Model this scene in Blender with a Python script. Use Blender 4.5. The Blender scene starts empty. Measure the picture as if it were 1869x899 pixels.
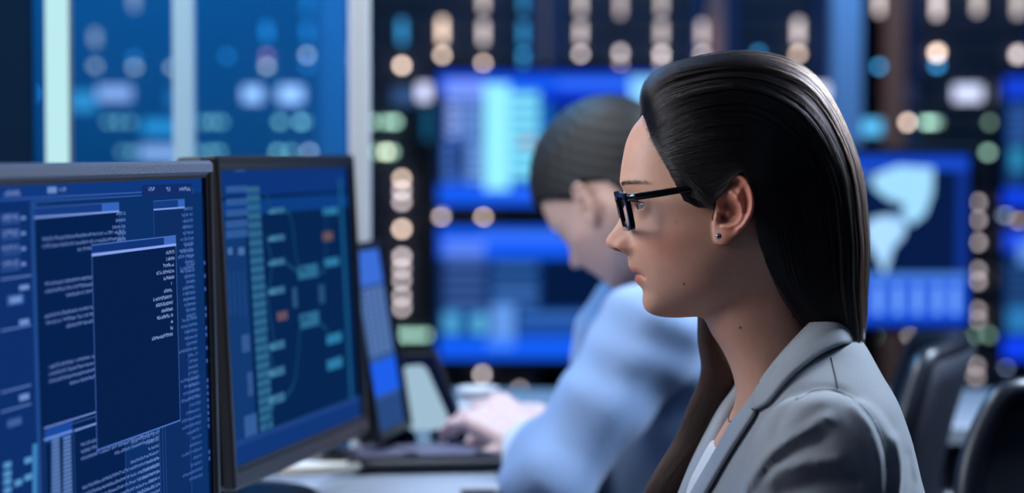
import bpy, math, random
import numpy as np
from mathutils import Vector, Matrix
from mathutils.bvhtree import BVHTree
random.seed(7); RNG = np.random.default_rng(7)
C = bpy.context.scene.collection
SC = bpy.context.scene

# ---------------------------------------------------------------- camera, world, lights, exposure
F = 4400.0                      # focal length in pixels of the 1869 x 899 frame (85 mm on 36 mm)
CX, CY, HZ = 934.5, 449.5, 275.0
CAMZ = 1.17
PITCH = math.atan((CY - HZ) / F)
cam_d = bpy.data.cameras.new('camera'); cam = bpy.data.objects.new('camera', cam_d); C.objects.link(cam)
cam.location = (0, 0, CAMZ); cam.rotation_euler = (math.pi/2 - PITCH, 0, 0)
cam_d.sensor_width = 36; cam_d.lens = F / 1869 * 36
cam_d.dof.use_dof = True; cam_d.dof.focus_distance = 2.13; cam_d.dof.aperture_fstop = 2.9
cam_d.clip_start = 0.05; cam_d.clip_end = 60
SC.camera = cam
SC.view_settings.view_transform = 'Standard'; SC.view_settings.look = 'None'
SC.view_settings.exposure = 0.0; SC.view_settings.gamma = 1.0; SC.view_settings.use_curve_mapping = False
SC.cycles.use_denoising = True
try: SC.cycles.denoiser = 'OPENIMAGEDENOISE'
except Exception: pass
SC.cycles.use_adaptive_sampling = False
SC.cycles.max_bounces = 6; SC.cycles.sample_clamp_indirect = 4.0
w = bpy.data.worlds.new('world'); SC.world = w; w.use_nodes = True
w.node_tree.nodes['Background'].inputs[0].default_value = (0.02, 0.06, 0.16, 1)
w.node_tree.nodes['Background'].inputs[1].default_value = 0.25

def area(name, loc, target, size, col, power, sy=None, spread=None):
    l = bpy.data.lights.new(name, 'AREA'); l.color = col; l.energy = power; l.size = size
    l.shape = 'RECTANGLE'; l.size_y = sy or size
    if spread: l.spread = spread
    o = bpy.data.objects.new(name, l); C.objects.link(o); o.location = loc
    o.rotation_euler = (Vector(target) - Vector(loc)).to_track_quat('-Z', 'Y').to_euler()
    return o
area('face_key_light', (-1.25, 2.14, 1.72), (0.12, 2.15, 1.15), 0.9, (0.78, 0.89, 1.0), 26)  # unseen key below ceiling height, added to light her forehead and face
area('rim_light_rear', (1.25, 3.05, 1.95), (0.32, 2.15, 1.0), 0.5, (0.64, 0.80, 1.0), 50)  # unseen rim light, hung low to edge her hair and jacket back
area('desk_fill_light', (-0.35, 2.85, 2.25), (-0.02, 3.0, 0.8), 0.5, (0.84, 0.91, 1.0), 6.5, spread=1.6)  # added fill over his desk, no fixture, to brighten hands and shirt
area('warm_fill_light', (-1.2, 1.6, 1.5), (0.12, 2.1, 1.12), 0.6, (1.0, 0.74, 0.62), 2.8)  # added soft fill from camera left for her cheek, no lamp there
area('cool_fill_light', (0.8, 0.9, 2.3), (0.25, 2.1, 0.9), 1.0, (0.45, 0.66, 1.0), 1.8)  # added dim fill from the camera side to brighten the jacket
area('haze_fill_light', (-0.45, 3.75, 2.15), (-0.42, 3.2, 1.35), 0.5, (0.03, 0.42, 0.95), 17)  # unseen, added behind the glass pane so that its haze glows blue
area('rack_fill_light', (0.6, 4.9, 2.35), (0.6, 6.1, 1.2), 1.6, (0.22, 0.50, 1.0), 22, 0.3)  # added fill to lift the dark rack fronts

# ---------------------------------------------------------------- helpers
ct, st = math.cos(PITCH), math.sin(PITCH)
def P(px, py, D):
    """point of the place on the vertical plane at distance D that the photo shows at (px, py)"""
    u = (px - CX) / F; v = -(py - CY) / F
    dx, dy, dz = u, v*st + ct, v*ct - st
    k = D / dy
    return Vector((dx*k, D, CAMZ + dz*k))
def PZ(px, py, z):
    u = (px - CX) / F; v = -(py - CY) / F
    dx, dy, dz = u, v*st + ct, v*ct - st
    k = (z - CAMZ) / dz
    return Vector((dx*k, dy*k, z))
def proj(x, y, z):
    zz = z - CAMZ
    d = y*ct - zz*st; v = y*st + zz*ct
    return CX + F*x/d, CY - F*v/d

def s2l(c):
    return tuple((x/12.92 if x <= 0.04045 else ((x+0.055)/1.055)**2.4) for x in c)
def rgb(r, g, b): return s2l((r/255, g/255, b/255))

def mat(name, col, rough=0.6, metal=0.0, emis=None, es=1.0, noise=0.0, nscale=60, bump=0.0, bscale=400, spec=0.5, sheen=0.0, coat=0.0):
    m = bpy.data.materials.new(name); m.use_nodes = True; nt = m.node_tree; b = nt.nodes['Principled BSDF']
    b.inputs['Base Color'].default_value = (*col, 1); b.inputs['Roughness'].default_value = rough
    b.inputs['Metallic'].default_value = metal; b.inputs['Specular IOR Level'].default_value = spec
    b.inputs['Sheen Weight'].default_value = sheen; b.inputs['Coat Weight'].default_value = coat
    if emis: b.inputs['Emission Color'].default_value = (*emis, 1); b.inputs['Emission Strength'].default_value = es
    tc = nt.nodes.new('ShaderNodeTexCoord')
    if noise:
        n = nt.nodes.new('ShaderNodeTexNoise'); n.inputs['Scale'].default_value = nscale; n.inputs['Detail'].default_value = 4
        nt.links.new(tc.outputs['Object'], n.inputs['Vector'])
        mx = nt.nodes.new('ShaderNodeMix'); mx.data_type = 'RGBA'
        mx.inputs[6].default_value = (*[c*(1-noise) for c in col], 1); mx.inputs[7].default_value = (*[min(1, c*(1+noise)) for c in col], 1)
        nt.links.new(n.outputs['Fac'], mx.inputs[0]); nt.links.new(mx.outputs[2], b.inputs['Base Color'])
    if bump:
        n = nt.nodes.new('ShaderNodeTexNoise'); n.inputs['Scale'].default_value = bscale; n.inputs['Detail'].default_value = 2
        nt.links.new(tc.outputs['Object'], n.inputs['Vector'])
        bp = nt.nodes.new('ShaderNodeBump'); bp.inputs['Strength'].default_value = bump; bp.inputs['Distance'].default_value = 0.001
        nt.links.new(n.outputs['Fac'], bp.inputs['Height']); nt.links.new(bp.outputs['Normal'], b.inputs['Normal'])
    return m
def emis_mat(name, col, s):
    m = bpy.data.materials.new(name); m.use_nodes = True; nt = m.node_tree
    nt.nodes.clear(); e = nt.nodes.new('ShaderNodeEmission'); o = nt.nodes.new('ShaderNodeOutputMaterial')
    e.inputs[0].default_value = (*col, 1); e.inputs[1].default_value = s; nt.links.new(e.outputs[0], o.inputs[0])
    return m

def link(name, me, m=None, parent=None, smooth=True):
    o = bpy.data.objects.new(name, me); C.objects.link(o)
    if m is not None: me.materials.append(m)
    if smooth and hasattr(me, 'polygons') and len(me.polygons): me.polygons.foreach_set('use_smooth', [True]*len(me.polygons))
    if parent is not None:
        o.parent = parent; o.matrix_parent_inverse = parent.matrix_world.inverted()
    return o
def mk(name, verts, faces, m=None, parent=None, smooth=False, cols=None):
    me = bpy.data.meshes.new(name)
    if isinstance(verts, np.ndarray) and isinstance(faces, np.ndarray):
        n, f, k = len(verts), len(faces), faces.shape[1]
        me.vertices.add(n); me.vertices.foreach_set('co', verts.astype(np.float32).ravel())
        me.loops.add(f*k); me.loops.foreach_set('vertex_index', faces.astype(np.int32).ravel())
        me.polygons.add(f); me.polygons.foreach_set('loop_start', np.arange(0, f*k, k, dtype=np.int32))
        me.update(calc_edges=True); me.validate()
    else:
        me.from_pydata([tuple(v) for v in verts], [], [tuple(f) for f in faces]); me.update()
    if cols is not None:
        a = me.color_attributes.new('Col', 'FLOAT_COLOR', 'POINT')
        a.data.foreach_set('color', np.concatenate([cols, np.ones((len(cols), 1))], 1).astype(np.float32).ravel())
    return link(name, me, m, parent, smooth)
def empty(name, loc, label, cat, group=None, kind=None):
    o = bpy.data.objects.new(name, None); C.objects.link(o); o.location = loc; o.empty_display_size = 0.05
    o.matrix_world = Matrix.Translation(Vector(loc))
    tag(o, label, cat, group, kind); return o
def tag(o, label=None, cat=None, group=None, kind=None):
    if label: o['label'] = label
    if cat: o['category'] = cat
    if group: o['group'] = group
    if kind: o['kind'] = kind
    return o

class MB:
    """collects shapes into one mesh"""
    def __init__(s): s.v = []; s.f = []
    def add(s, v, f):
        n = len(s.v); s.v += [Vector(x) for x in v]; s.f += [tuple(i+n for i in q) for q in f]; return s
    def box(s, c, size, bev=0.0, M=None):
        """rounded box: chamfered on all edges"""
        hx, hy, hz = [d/2 for d in size]; b = min(bev, hx*.9, hy*.9, hz*.9)
        vs, fs = [], []
        if b <= 0:
            vs = [(x*hx, y*hy, z*hz) for x in (-1, 1) for y in (-1, 1) for z in (-1, 1)]
            fs = [(0,1,3,2),(4,6,7,5),(0,4,5,1),(2,3,7,6),(0,2,6,4),(1,5,7,3)]
        else:
            idx = {}
            for x in (-1, 1):
                for y in (-1, 1):
                    for z in (-1, 1):
                        for a, p in enumerate(((x*hx, y*(hy-b), z*(hz-b)), (x*(hx-b), y*hy, z*(hz-b)), (x*(hx-b), y*(hy-b), z*hz))):
                            idx[(x, y, z, a)] = len(vs); vs.append(p)
            for a in range(3):
                o = [k for k in range(3) if k != a]
                for sg in (-1, 1):
                    q = []
                    for (p, r) in ((-1,-1),(1,-1),(1,1),(-1,1)):
                        t = [0,0,0]; t[a] = sg; t[o[0]] = p; t[o[1]] = r; q.append(idx[(*t, a)])
                    fs.append(tuple(q))
                for p in (-1, 1):
                    for r in (-1, 1):
                        q = []
                        for t_ in (-1, 1):
                            t = [0,0,0]; t[a] = t_; t[o[0]] = p; t[o[1]] = r
                            q += [idx[(*t, o[0])], idx[(*t, o[1])]]
                        fs.append((q[0], q[1], q[3], q[2]))
            for x in (-1, 1):
                for y in (-1, 1):
                    for z in (-1, 1): fs.append(tuple(idx[(x, y, z, a)] for a in range(3)))
        c = Vector(c)
        s.add([(M @ Vector(v) if M is not None else Vector(v)) + c for v in vs], fs); return s
    def tube(s, pts, rad, n=12, caps=True, flat=1.0, up=None):
        pts = [Vector(p) for p in pts]; rings = []; v = []
        R = rad if hasattr(rad, '__len__') else [rad]*len(pts)
        prev = None
        for i, p in enumerate(pts):
            t = (pts[min(i+1, len(pts)-1)] - pts[max(i-1, 0)]).normalized()
            if prev is None:
                a = Vector(up) if up else (Vector((0,0,1)) if abs(t.z) < .9 else Vector((1,0,0)))
            else: a = prev
            a = (a - t*a.dot(t)).normalized(); b = t.cross(a); prev = a
            for k in range(n):
                an = 2*math.pi*k/n
                v.append(p + a*math.cos(an)*R[i] + b*math.sin(an)*R[i]*flat)
        f = []
        for i in range(len(pts)-1):
            for k in range(n):
                f.append((i*n+k, i*n+(k+1) % n, (i+1)*n+(k+1) % n, (i+1)*n+k))
        if caps: f += [tuple(range(n))[::-1], tuple((len(pts)-1)*n+k for k in range(n))]
        s.add(v, f); return s
    def lathe(s, c, prof, n=28):
        v = []; f = []
        for r, z in prof:
            for k in range(n):
                an = 2*math.pi*k/n; v.append((c[0]+r*math.cos(an), c[1]+r*math.sin(an), c[2]+z))
        for i in range(len(prof)-1):
            for k in range(n): f.append((i*n+k, i*n+(k+1) % n, (i+1)*n+(k+1) % n, (i+1)*n+k))
        f += [tuple(range(n))[::-1], tuple((len(prof)-1)*n+k for k in range(n))]
        s.add(v, f); return s
    def sphere(s, c, r, n=14, sx=1, sy=1, sz=1):
        prof = []
        v = []; f = []
        for i in range(n+1):
            th = math.pi*i/n
            for k in range(2*n):
                an = math.pi*k/n
                v.append((c[0]+r*sx*math.sin(th)*math.cos(an), c[1]+r*sy*math.sin(th)*math.sin(an), c[2]+r*sz*math.cos(th)))
        for i in range(n):
            for k in range(2*n): f.append((i*2*n+k, (i+1)*2*n+k, (i+1)*2*n+(k+1) % (2*n), i*2*n+(k+1) % (2*n)))
        s.add(v, f); return s
    def build(s, name, m, parent=None, smooth=False): return mk(name, s.v, s.f, m, parent, smooth)

def crom(pts, n):
    """smooth curve through control points (rows of any dimension), n samples"""
    p = np.asarray(pts, float); k = len(p)
    t = np.linspace(0, k-1, n); i = np.clip(t.astype(int), 0, k-2); f = (t-i)[:, None]
    g = lambda j: p[np.clip(j, 0, k-1)]
    a, b, c, d = g(i-1), g(i), g(i+1), g(i+2)
    a = np.where((i == 0)[:, None], 2*b-c, a); d = np.where((i == k-2)[:, None], 2*c-b, d)
    return 0.5*((2*b) + (-a+c)*f + (2*a-5*b+4*c-d)*f*f + (-a+3*b-3*c+d)*f**3)

# ---- implicit surfaces -> one continuous mesh (surface nets on a sparse grid)
def smin(a, b, k):
    h = np.clip(0.5+0.5*(b-a)/k, 0, 1); return b*(1-h)+a*h-k*h*(1-h)
def smax(a, b, k): return -smin(-a, -b, k)
def cap(p, a, b, ra, rb):
    a = np.asarray(a, float); b = np.asarray(b, float); ab = b-a
    h = np.clip(((p-a)@ab)/(ab@ab), 0, 1)
    return np.linalg.norm(p-a-h[:, None]*ab, axis=1) - (ra+(rb-ra)*h)
def ell(p, c, r, R=None):
    q = p-np.asarray(c, float)
    if R is not None: q = q@np.asarray(R)
    r = np.asarray(r, float)
    k0 = np.linalg.norm(q/r, axis=1); k1 = np.linalg.norm(q/(r*r), axis=1)
    return k0*(k0-1)/np.maximum(k1, 1e-9)
def nets(fn, lo, hi, h, B=12, margin=1.7):
    lo = np.asarray(lo, float); n = np.ceil((np.asarray(hi)-lo)/h/B).astype(int)
    N = n*B+1
    Fd = np.full(N, 1.0, np.float32)
    bi = np.stack(np.meshgrid(*[np.arange(k) for k in n], indexing='ij'), -1).reshape(-1, 3)
    cen = lo+(bi+0.5)*B*h
    fc = fn(cen); half = B*h*math.sqrt(3)/2
    near = np.abs(fc) < half*margin
    for b, f in zip(bi[~near], fc[~near]):
        if f < 0:
            s = b*B; Fd[s[0]:s[0]+B+1, s[1]:s[1]+B+1, s[2]:s[2]+B+1] = -1
    g = np.stack(np.meshgrid(*[np.arange(B+1)]*3, indexing='ij'), -1).reshape(-1, 3)
    nb = bi[near]; step = max(1, 400000//len(g))
    for i in range(0, len(nb), step):
        q = nb[i:i+step]
        ii = (q[:, None, :]*B+g[None]); p = lo+ii.reshape(-1, 3)*h
        v = fn(p).reshape(len(q), B+1, B+1, B+1)
        for b, vv in zip(q, v):
            s = b*B; Fd[s[0]:s[0]+B+1, s[1]:s[1]+B+1, s[2]:s[2]+B+1] = vv
    S = Fd < 0
    a = S[:-1, :-1, :-1]; cells = np.zeros(a.shape, bool)
    cs = [(x, y, z) for x in (0, 1) for y in (0, 1) for z in (0, 1)]
    sl = lambda A, c: A[c[0]:A.shape[0]-1+c[0], c[1]:A.shape[1]-1+c[1], c[2]:A.shape[2]-1+c[2]]
    for c in cs: cells |= (sl(S, c) != a)
    ci = np.argwhere(cells)
    idx = np.full(cells.shape, -1, np.int64); idx[tuple(ci.T)] = np.arange(len(ci))
    vals = {c: Fd[ci[:, 0]+c[0], ci[:, 1]+c[1], ci[:, 2]+c[2]].astype(float) for c in cs}
    acc = np.zeros((len(ci), 3)); cnt = np.zeros(len(ci))
    for c in cs:
        for ax in range(3):
            if c[ax] == 0:
                d = list(c); d[ax] = 1; d = tuple(d)
                m = (vals[c] < 0) != (vals[d] < 0)
                t = np.where(m, vals[c]/np.where(m, vals[c]-vals[d], 1), 0)
                pt = np.tile(np.array(c, float), (len(ci), 1)); pt[:, ax] += t
                acc += pt*m[:, None]; cnt += m
    V = lo+(ci+acc/cnt[:, None])*h
    Q = []
    for ax in range(3):
        o1, o2 = (ax+1) % 3, (ax+2) % 3
        s0 = [slice(None)]*3; s1 = [slice(None)]*3; s0[ax] = slice(0, -1); s1[ax] = slice(1, None)
        A, Bb = S[tuple(s0)], S[tuple(s1)]
        e = np.argwhere(A != Bb)
        e = e[(e[:, o1] > 0) & (e[:, o2] > 0) & (e[:, o1] < cells.shape[o1]) & (e[:, o2] < cells.shape[o2])]
        ins = A[tuple(e.T)]
        def cell(d1, d2):
            k = e.copy(); k[:, o1] -= d1; k[:, o2] -= d2; return idx[tuple(k.T)]
        q = np.stack([cell(1, 1), cell(0, 1), cell(0, 0), cell(1, 0)], 1)
        q[~ins] = q[~ins][:, ::-1]
        Q.append(q)
    Q = np.concatenate(Q); Q = Q[(Q >= 0).all(1)]
    return V, Q
def relax(V, Q, it=2, k=0.5):
    e = np.concatenate([Q[:, [i, (i+1) % 4]] for i in range(4)])
    for _ in range(it):
        acc = np.zeros_like(V); cnt = np.zeros(len(V))
        for d in range(3):
            acc[:, d] = np.bincount(e[:, 0], V[e[:, 1], d], len(V))+np.bincount(e[:, 1], V[e[:, 0], d], len(V))
        cnt = np.bincount(e[:, 0], minlength=len(V))+np.bincount(e[:, 1], minlength=len(V))
        V = V*(1-k)+k*acc/np.maximum(cnt, 1)[:, None]
    return V

# hair strands
def strands(name, curves, rad, m, parent):
    """curves: (n, k, 3) array"""
    n, k, _ = curves.shape
    hc = bpy.data.hair_curves.new(name); hc.add_curves([k]*n)
    hc.points.foreach_set('position', curves.astype(np.float32).ravel())
    r = np.tile(np.linspace(1, .45, k), n)*rad
    hc.points.foreach_set('radius', r.astype(np.float32))
    hc.materials.append(m)
    o = bpy.data.objects.new(name, hc); C.objects.link(o)
    if parent: o.parent = parent; o.matrix_parent_inverse = parent.matrix_world.inverted()
    return o
# ---------------------------------------------------------------- the room
M_floor = mat('floor_carpet', rgb(30, 36, 50), .9, noise=.3, nscale=300)
M_wall = mat('wall_paint', rgb(30, 48, 78), .8, noise=.1, nscale=8)
M_ceil = mat('ceiling_paint', rgb(60, 66, 80), .9)
def slab(name, c, s, m, bev=0):
    return tag(MB().box(c, s, bev).build(name, m), kind='structure')
slab('floor', (0, 3, -.05), (9.2, 9.2, .1), M_floor)
slab('ceiling', (0, 3, 2.85), (9.2, 9.2, .1), M_ceil)
slab('wall_back', (0, 7.15, 1.4), (9, .1, 2.8), M_wall)
slab('wall_left', (-4.05, 3, 1.4), (.1, 8.4, 2.8), M_wall)
slab('wall_right', (4.05, 3, 1.4), (.1, 8.4, 2.8), M_wall)
slab('wall_front', (0, -1.25, 1.4), (9, .1, 2.8), M_wall)

# ---- server racks with their indicator lights
M_rack = mat('rack_metal', rgb(22, 50, 90), .5, .2, noise=.15, nscale=20)
M_slot = mat('rack_slot', rgb(14, 22, 38), .6)
LED = {}
def led_mat(col, s):
    k = (col, s)
    if k not in LED: LED[k] = emis_mat('indicator_glow', rgb(*col), s)
    return LED[k]
RD = 6.1
W_, B_, G_, L_, A_ = (226, 212, 214), (50, 135, 190), (160, 208, 190), (170, 195, 240), (240, 212, 194)
# px, y0, y1 (centres of the blurred discs), colour, strength
leds = [
 (172,60,76,A_,1.4),(172,120,120,A_,1.8),(243,-20,12,A_,1.9),(243,105,105,B_,2),(244,122,122,A_,2.2),(313,123,123,A_,2.2),
 (413,102,102,B_,2.4),(486,48,66,B_,3),(486,102,102,(220,120,150),2.2),(486,121,121,A_,3.4),(560,-14,20,B_,2.6),(560,48,66,B_,2.6),(560,100,100,W_,3.6),(560,120,120,B_,2.4),
 (631,95,98,W_,5),(631,120,120,W_,5),(733,40,74,B_,5),(733,119,119,A_,9),(807,38,72,A_,7),(807,100,100,A_,6.4),
 (882,-40,14,W_,5),(882,44,74,W_,5),(882,116,116,A_,7),(955,-30,16,B_,4.4),(955,44,76,B_,4.4),(955,99,99,B_,3.6),(955,113,113,B_,2.4),
 (1060,-30,20,W_,4.6),(1060,46,72,W_,4.6),(1060,98,98,W_,4.8),(1133,-40,24,W_,3.6),(1133,94,98,W_,3.4),(1133,119,119,W_,4.6),
 (1208,-30,20,W_,3.8),(1208,44,74,W_,3.8),(1208,97,100,W_,4.6),(1208,116,116,W_,3),(1282,44,76,W_,3.8),(1282,98,98,W_,3.6),(1282,116,116,W_,3),
 (1385,96,96,B_,3.6),(1458,40,74,W_,4.6),(1458,98,98,A_,4.6),(1607,-30,20,W_,5.5),(1607,121,121,B_,6),(1712,-40,26,W_,6),(1712,94,98,A_,7),(1712,119,119,B_,5.6),
 (1786,-40,20,W_,4),(1860,-40,24,W_,4),(1860,96,102,W_,4),
 (55,170,170,B_,5),
 (196,222,222,G_,1.4),(215,222,222,G_,1.4),(236,222,222,G_,1.2),(370,222,222,G_,1.7),(386,222,222,G_,1.7),(402,222,222,G_,1.9),
 (510,222,222,G_,3),(548,222,222,G_,4.2),(555,222,222,G_,2),(222,277,277,G_,1.2),(240,277,277,G_,1.4),(362,277,277,G_,2),(383,277,277,G_,1.8),(398,277,277,G_,2),
 (506,277,277,G_,3.5),(530,277,277,G_,2.5),(564,277,277,W_,3.6),(680,222,222,G_,3.4),(702,222,222,G_,3.2),(714,222,222,G_,3.4),(722,222,222,G_,4),
 (688,277,277,G_,3),(704,277,277,(215,225,190),7),(715,277,277,G_,4),
 (733,326,326,A_,7),(733,347,347,W_,6),(733,368,368,W_,6),(733,418,418,A_,9),(733,469,469,W_,6.4),(733,490,490,W_,4.5),(733,512,512,W_,4.5),(733,541,541,W_,4.5),(733,562,562,W_,4.5),
 (805,398,398,A_,8),(807,390,390,(150,170,220),2.6),(882,398,398,A_,9),(880,684,684,W_,5),(949,712,712,W_,2.6),(945,721,721,A_,3.5),
 (718,612,612,G_,2.6),(730,612,612,G_,2.6),(742,612,612,G_,2.6),(754,612,612,G_,2.6),(766,612,612,G_,2.6),(778,612,612,G_,2.6),
 (1657,223,223,A_,7.5),(1692,223,223,G_,4.5),(1703,223,223,G_,3.6),(1712,223,223,G_,1.5),(1810,223,223,G_,1.8),(1805,278,278,G_,3.2),(1658,276,276,W_,5),(1700,276,276,G_,2),
 (1785,369,369,W_,2.8),(1785,401,401,W_,3),(1785,442,442,W_,3.2),(1785,493,493,W_,2.6),(1785,513,513,W_,3),(1785,566,566,W_,2.2),(1785,584,584,W_,2),(1783,668,668,W_,1.9),(1783,688,688,W_,1.9),
 (1837,391,391,L_,3),(1862,405,405,A_,3),(1837,667,667,L_,4.5),
 (1596,612,612,G_,2.2),(1625,612,612,G_,1.7),(1662,612,612,W_,1.9),(1702,612,612,G_,1.6),(1725,612,612,G_,1.7),(1752,612,612,G_,1.4),(1780,612,612,G_,1.3),(1808,612,612,G_,1.6),
]
rack_edges = [(-130, 70), (132, 318), (345, 575), (640, 985), (1003, 1290), (1322, 1515), (1655, 1905)]
rack_names = ['dark server rack at the left end behind the glass partition', 'blue-lit server rack beside the glowing light tube behind glass',
 'server rack with two white lamps between the grey post and pale column', 'tall server rack with a column of warm lights beside the pale post',
 'server rack behind the two persons, columns of warm lights above the wall screen', 'server rack above the dark-haired woman between brown and grey column',
 'server rack at the right end with dim warm lights beside the map screen']
rack_xy = []
zt, zb = 2.2, 0.0
racks = []
for (a, b), lab in zip(rack_edges, rack_names):
    xa, xb = P(a, 275, RD).x, P(b, 275, RD).x
    r = empty('server_rack', ((xa+xb)/2, RD+.35, 0), lab, 'server rack', 'server racks along the back wall')
    wd = xb-xa
    m = MB().box(((xa+xb)/2, RD+.37, 1.1), (wd, .66, 2.2), .004)
    m.build('cabinet', M_rack, r)
    f = MB()
    for xx in (xa+.02, xb-.02): f.box((xx, RD+.03, 1.1), (.03, .02, 2.14), .003)
    f.build('front_frame', M_rack, r)
    s = MB()
    z = .12
    while z < 2.1:
        s.box(((xa+xb)/2, RD+.034, z), (wd-.08, .012, .05), .003); z += .062
    s.build('server_unit', M_slot, r)
    racks.append((a, b, r))
def rack_of(px):
    best = min(racks, key=lambda q: 0 if q[0] <= px <= q[1] else min(abs(px-q[0]), abs(px-q[1])))
    return best[2]
for (px, y0, y1, c, s) in leds:
    p0, p1 = P(px, y1, RD), P(px, y0, RD)
    r = .0066
    mb = MB()
    n = 12; v = []; f = []
    # upright pill-shaped lens, slightly domed
    ring = []
    for k in range(2*n):
        an = 2*math.pi*k/(2*n)
        zz = p1.z if math.sin(an) >= 0 else p0.z
        ring.append((p0.x+r*math.cos(an), zz+r*math.sin(an)))
    for sc_, yy in ((1, RD+.03), (1, RD-.002), (.7, RD-.006)):
        for (x, z) in ring:
            cz = min(max(z, p0.z), p1.z)
            v.append((p0.x+(x-p0.x)*sc_, yy, cz+(z-cz)*sc_))
    for i in range(2):
        for k in range(2*n): f.append((i*2*n+k, i*2*n+(k+1) % (2*n), (i+1)*2*n+(k+1) % (2*n), (i+1)*2*n+k))
    f.append(tuple(2*2*n+k for k in range(2*n)))
    area_gain = 1.0
    L = (y1-y0)
    k_ = s*1.2*(1.6 if px < 640 else 1)*(1.0 if L < 8 else .56 if L < 20 else .36 if L < 40 else .30)
    mb.add(v, f).build('indicator_light', led_mat(c, round(k_, 2)), rack_of(px))
# status displays (soft wide blobs)
disp = [(150,185,46,36,(90,190,225),1.0),(208,170,60,26,(215,205,235),1.5),(290,232,62,26,(70,175,215),1.3),(290,279,72,24,(205,205,235),1.6),(325,180,40,34,(70,160,205),.7),
 (460,172,34,28,(225,225,255),2.0),(530,172,44,30,(225,225,255),2.0),(738,175,44,30,(70,110,170),.6),(775,168,26,30,(205,210,245),1.7),(1510,168,44,28,(205,215,245),1.6),(1170,163,36,36,(150,210,255),1.5),
 (1590,232,50,26,(80,170,220),1.7),(1768,170,50,30,(200,208,240),1.5),(1645,170,50,40,(60,70,110),.5),(785,225,22,60,(25,105,150),.8)]
for (px, py, ww, hh, c, s) in disp:
    p = P(px, py, RD); m = MB().box((p.x, RD+.012, p.z), (ww*RD/F, .03, hh*RD/F), .004)
    m.build('status_display', emis_mat('status_display_glow', rgb(*c), s), rack_of(px))
# columns between the racks
def column(px0, px1, D, c, name, rough=.6, z1=2.8):
    xa, xb = P(px0, 275, D).x, P(px1, 275, D).x
    o = MB().box(((xa+xb)/2, D+.04, 1.4), (xb-xa, .08, 2.8), .004).build(name, mat('column_paint', rgb(*c), rough, noise=.05))
    tag(o, kind='structure')
column(580, 632, 5.4, (150, 205, 235), 'trim_1'); column(985, 1003, 6.13, (150, 110, 105), 'trim_2')
column(1292, 1322, 6.13, (170, 118, 105), 'trim_3'); column(1520, 1574, 5.5, (165, 190, 220), 'trim_4'); column(1617, 1652, 6.0, (190, 110, 80), 'trim_5')

# ---- glass partition with its posts and light tube
GD = 3.2
M_glass = bpy.data.materials.new('partition_glass'); M_glass.use_nodes = True
nt = M_glass.node_tree; nt.nodes.clear()
o_ = nt.nodes.new('ShaderNodeOutputMaterial'); mx = nt.nodes.new('ShaderNodeMixShader'); tr = nt.nodes.new('ShaderNodeBsdfTransparent'); df = nt.nodes.new('ShaderNodeBsdfTranslucent')
tr.inputs[0].default_value = (.62, .82, .95, 1); df.inputs[0].default_value = (.25, .65, .9, 1)  # translucent blue share puts the haze of stray light into the pane
ns = nt.nodes.new('ShaderNodeTexNoise'); ns.inputs['Scale'].default_value = 1.5
mr = nt.nodes.new('ShaderNodeMapRange'); mr.inputs[3].default_value = .17; mr.inputs[4].default_value = .22
nt.links.new(ns.outputs['Fac'], mr.inputs[0]); nt.links.new(mr.outputs[0], mx.inputs[0])
nt.links.new(tr.outputs[0], mx.inputs[1]); nt.links.new(df.outputs[0], mx.inputs[2]); nt.links.new(mx.outputs[0], o_.inputs[0])
xl = P(-420, 275, GD).x; xr = P(655, 275, GD).x
gp = empty('glass_partition', ((xl+xr)/2, GD, 0), 'blue-tinted glass partition with grey posts behind the two desk monitors', 'partition')
MB().box(((xl+xr)/2, GD, 1.4), (xr-xl, .008, 2.78)).build('glass_pane', M_glass, gp)
def post(px0, px1, D, m, nm='post', z0=.01, z1=2.79):
    xa, xb = P(px0, 275, D).x, P(px1, 275, D).x
    return MB().box(((xa+xb)/2, D, (z0+z1)/2), (xb-xa, .03, z1-z0), .004).build(nm, m, gp)
M_post = mat('post_grey', rgb(186, 188, 192), .5, .1); M_post2 = mat('post_grey_dark', rgb(60, 100, 130), .5, .1)
post(318, 356, GD-.022, mat('post_blue_grey', rgb(150, 180, 196), .5)); post(638, 676, GD-.022, M_post); post(-14, 60, GD-.022, mat('post_dark', rgb(8, 30, 52), .8, spec=.05))
lt = empty('light_tube', (P(104, 275, 2.9).x, 2.9, 0), 'upright glowing pale cyan light tube standing behind the left monitor', 'light')
xa, xb = P(85, 275, 2.9).x, P(125, 275, 2.9).x
MB().box(((xa+xb)/2, 2.9, 1.45), (xb-xa, .018, 2.5), .004).build('diffuser', emis_mat('tube_glow', rgb(190, 236, 240), 1.0), lt)
MB().box(((xa+xb)/2, 2.918, 1.45), (xb-xa+.004, .016, 2.54), .003).build('housing', mat('tube_housing', rgb(90, 100, 110), .4, .6), lt)
MB().lathe(((xa+xb)/2, 2.91, 0), [(.09, 0), (.09, .012), (.02, .02), (.012, .2), (.012, .19)]).build('base', mat('tube_base', rgb(50, 55, 60), .4, .6), lt)

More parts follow.
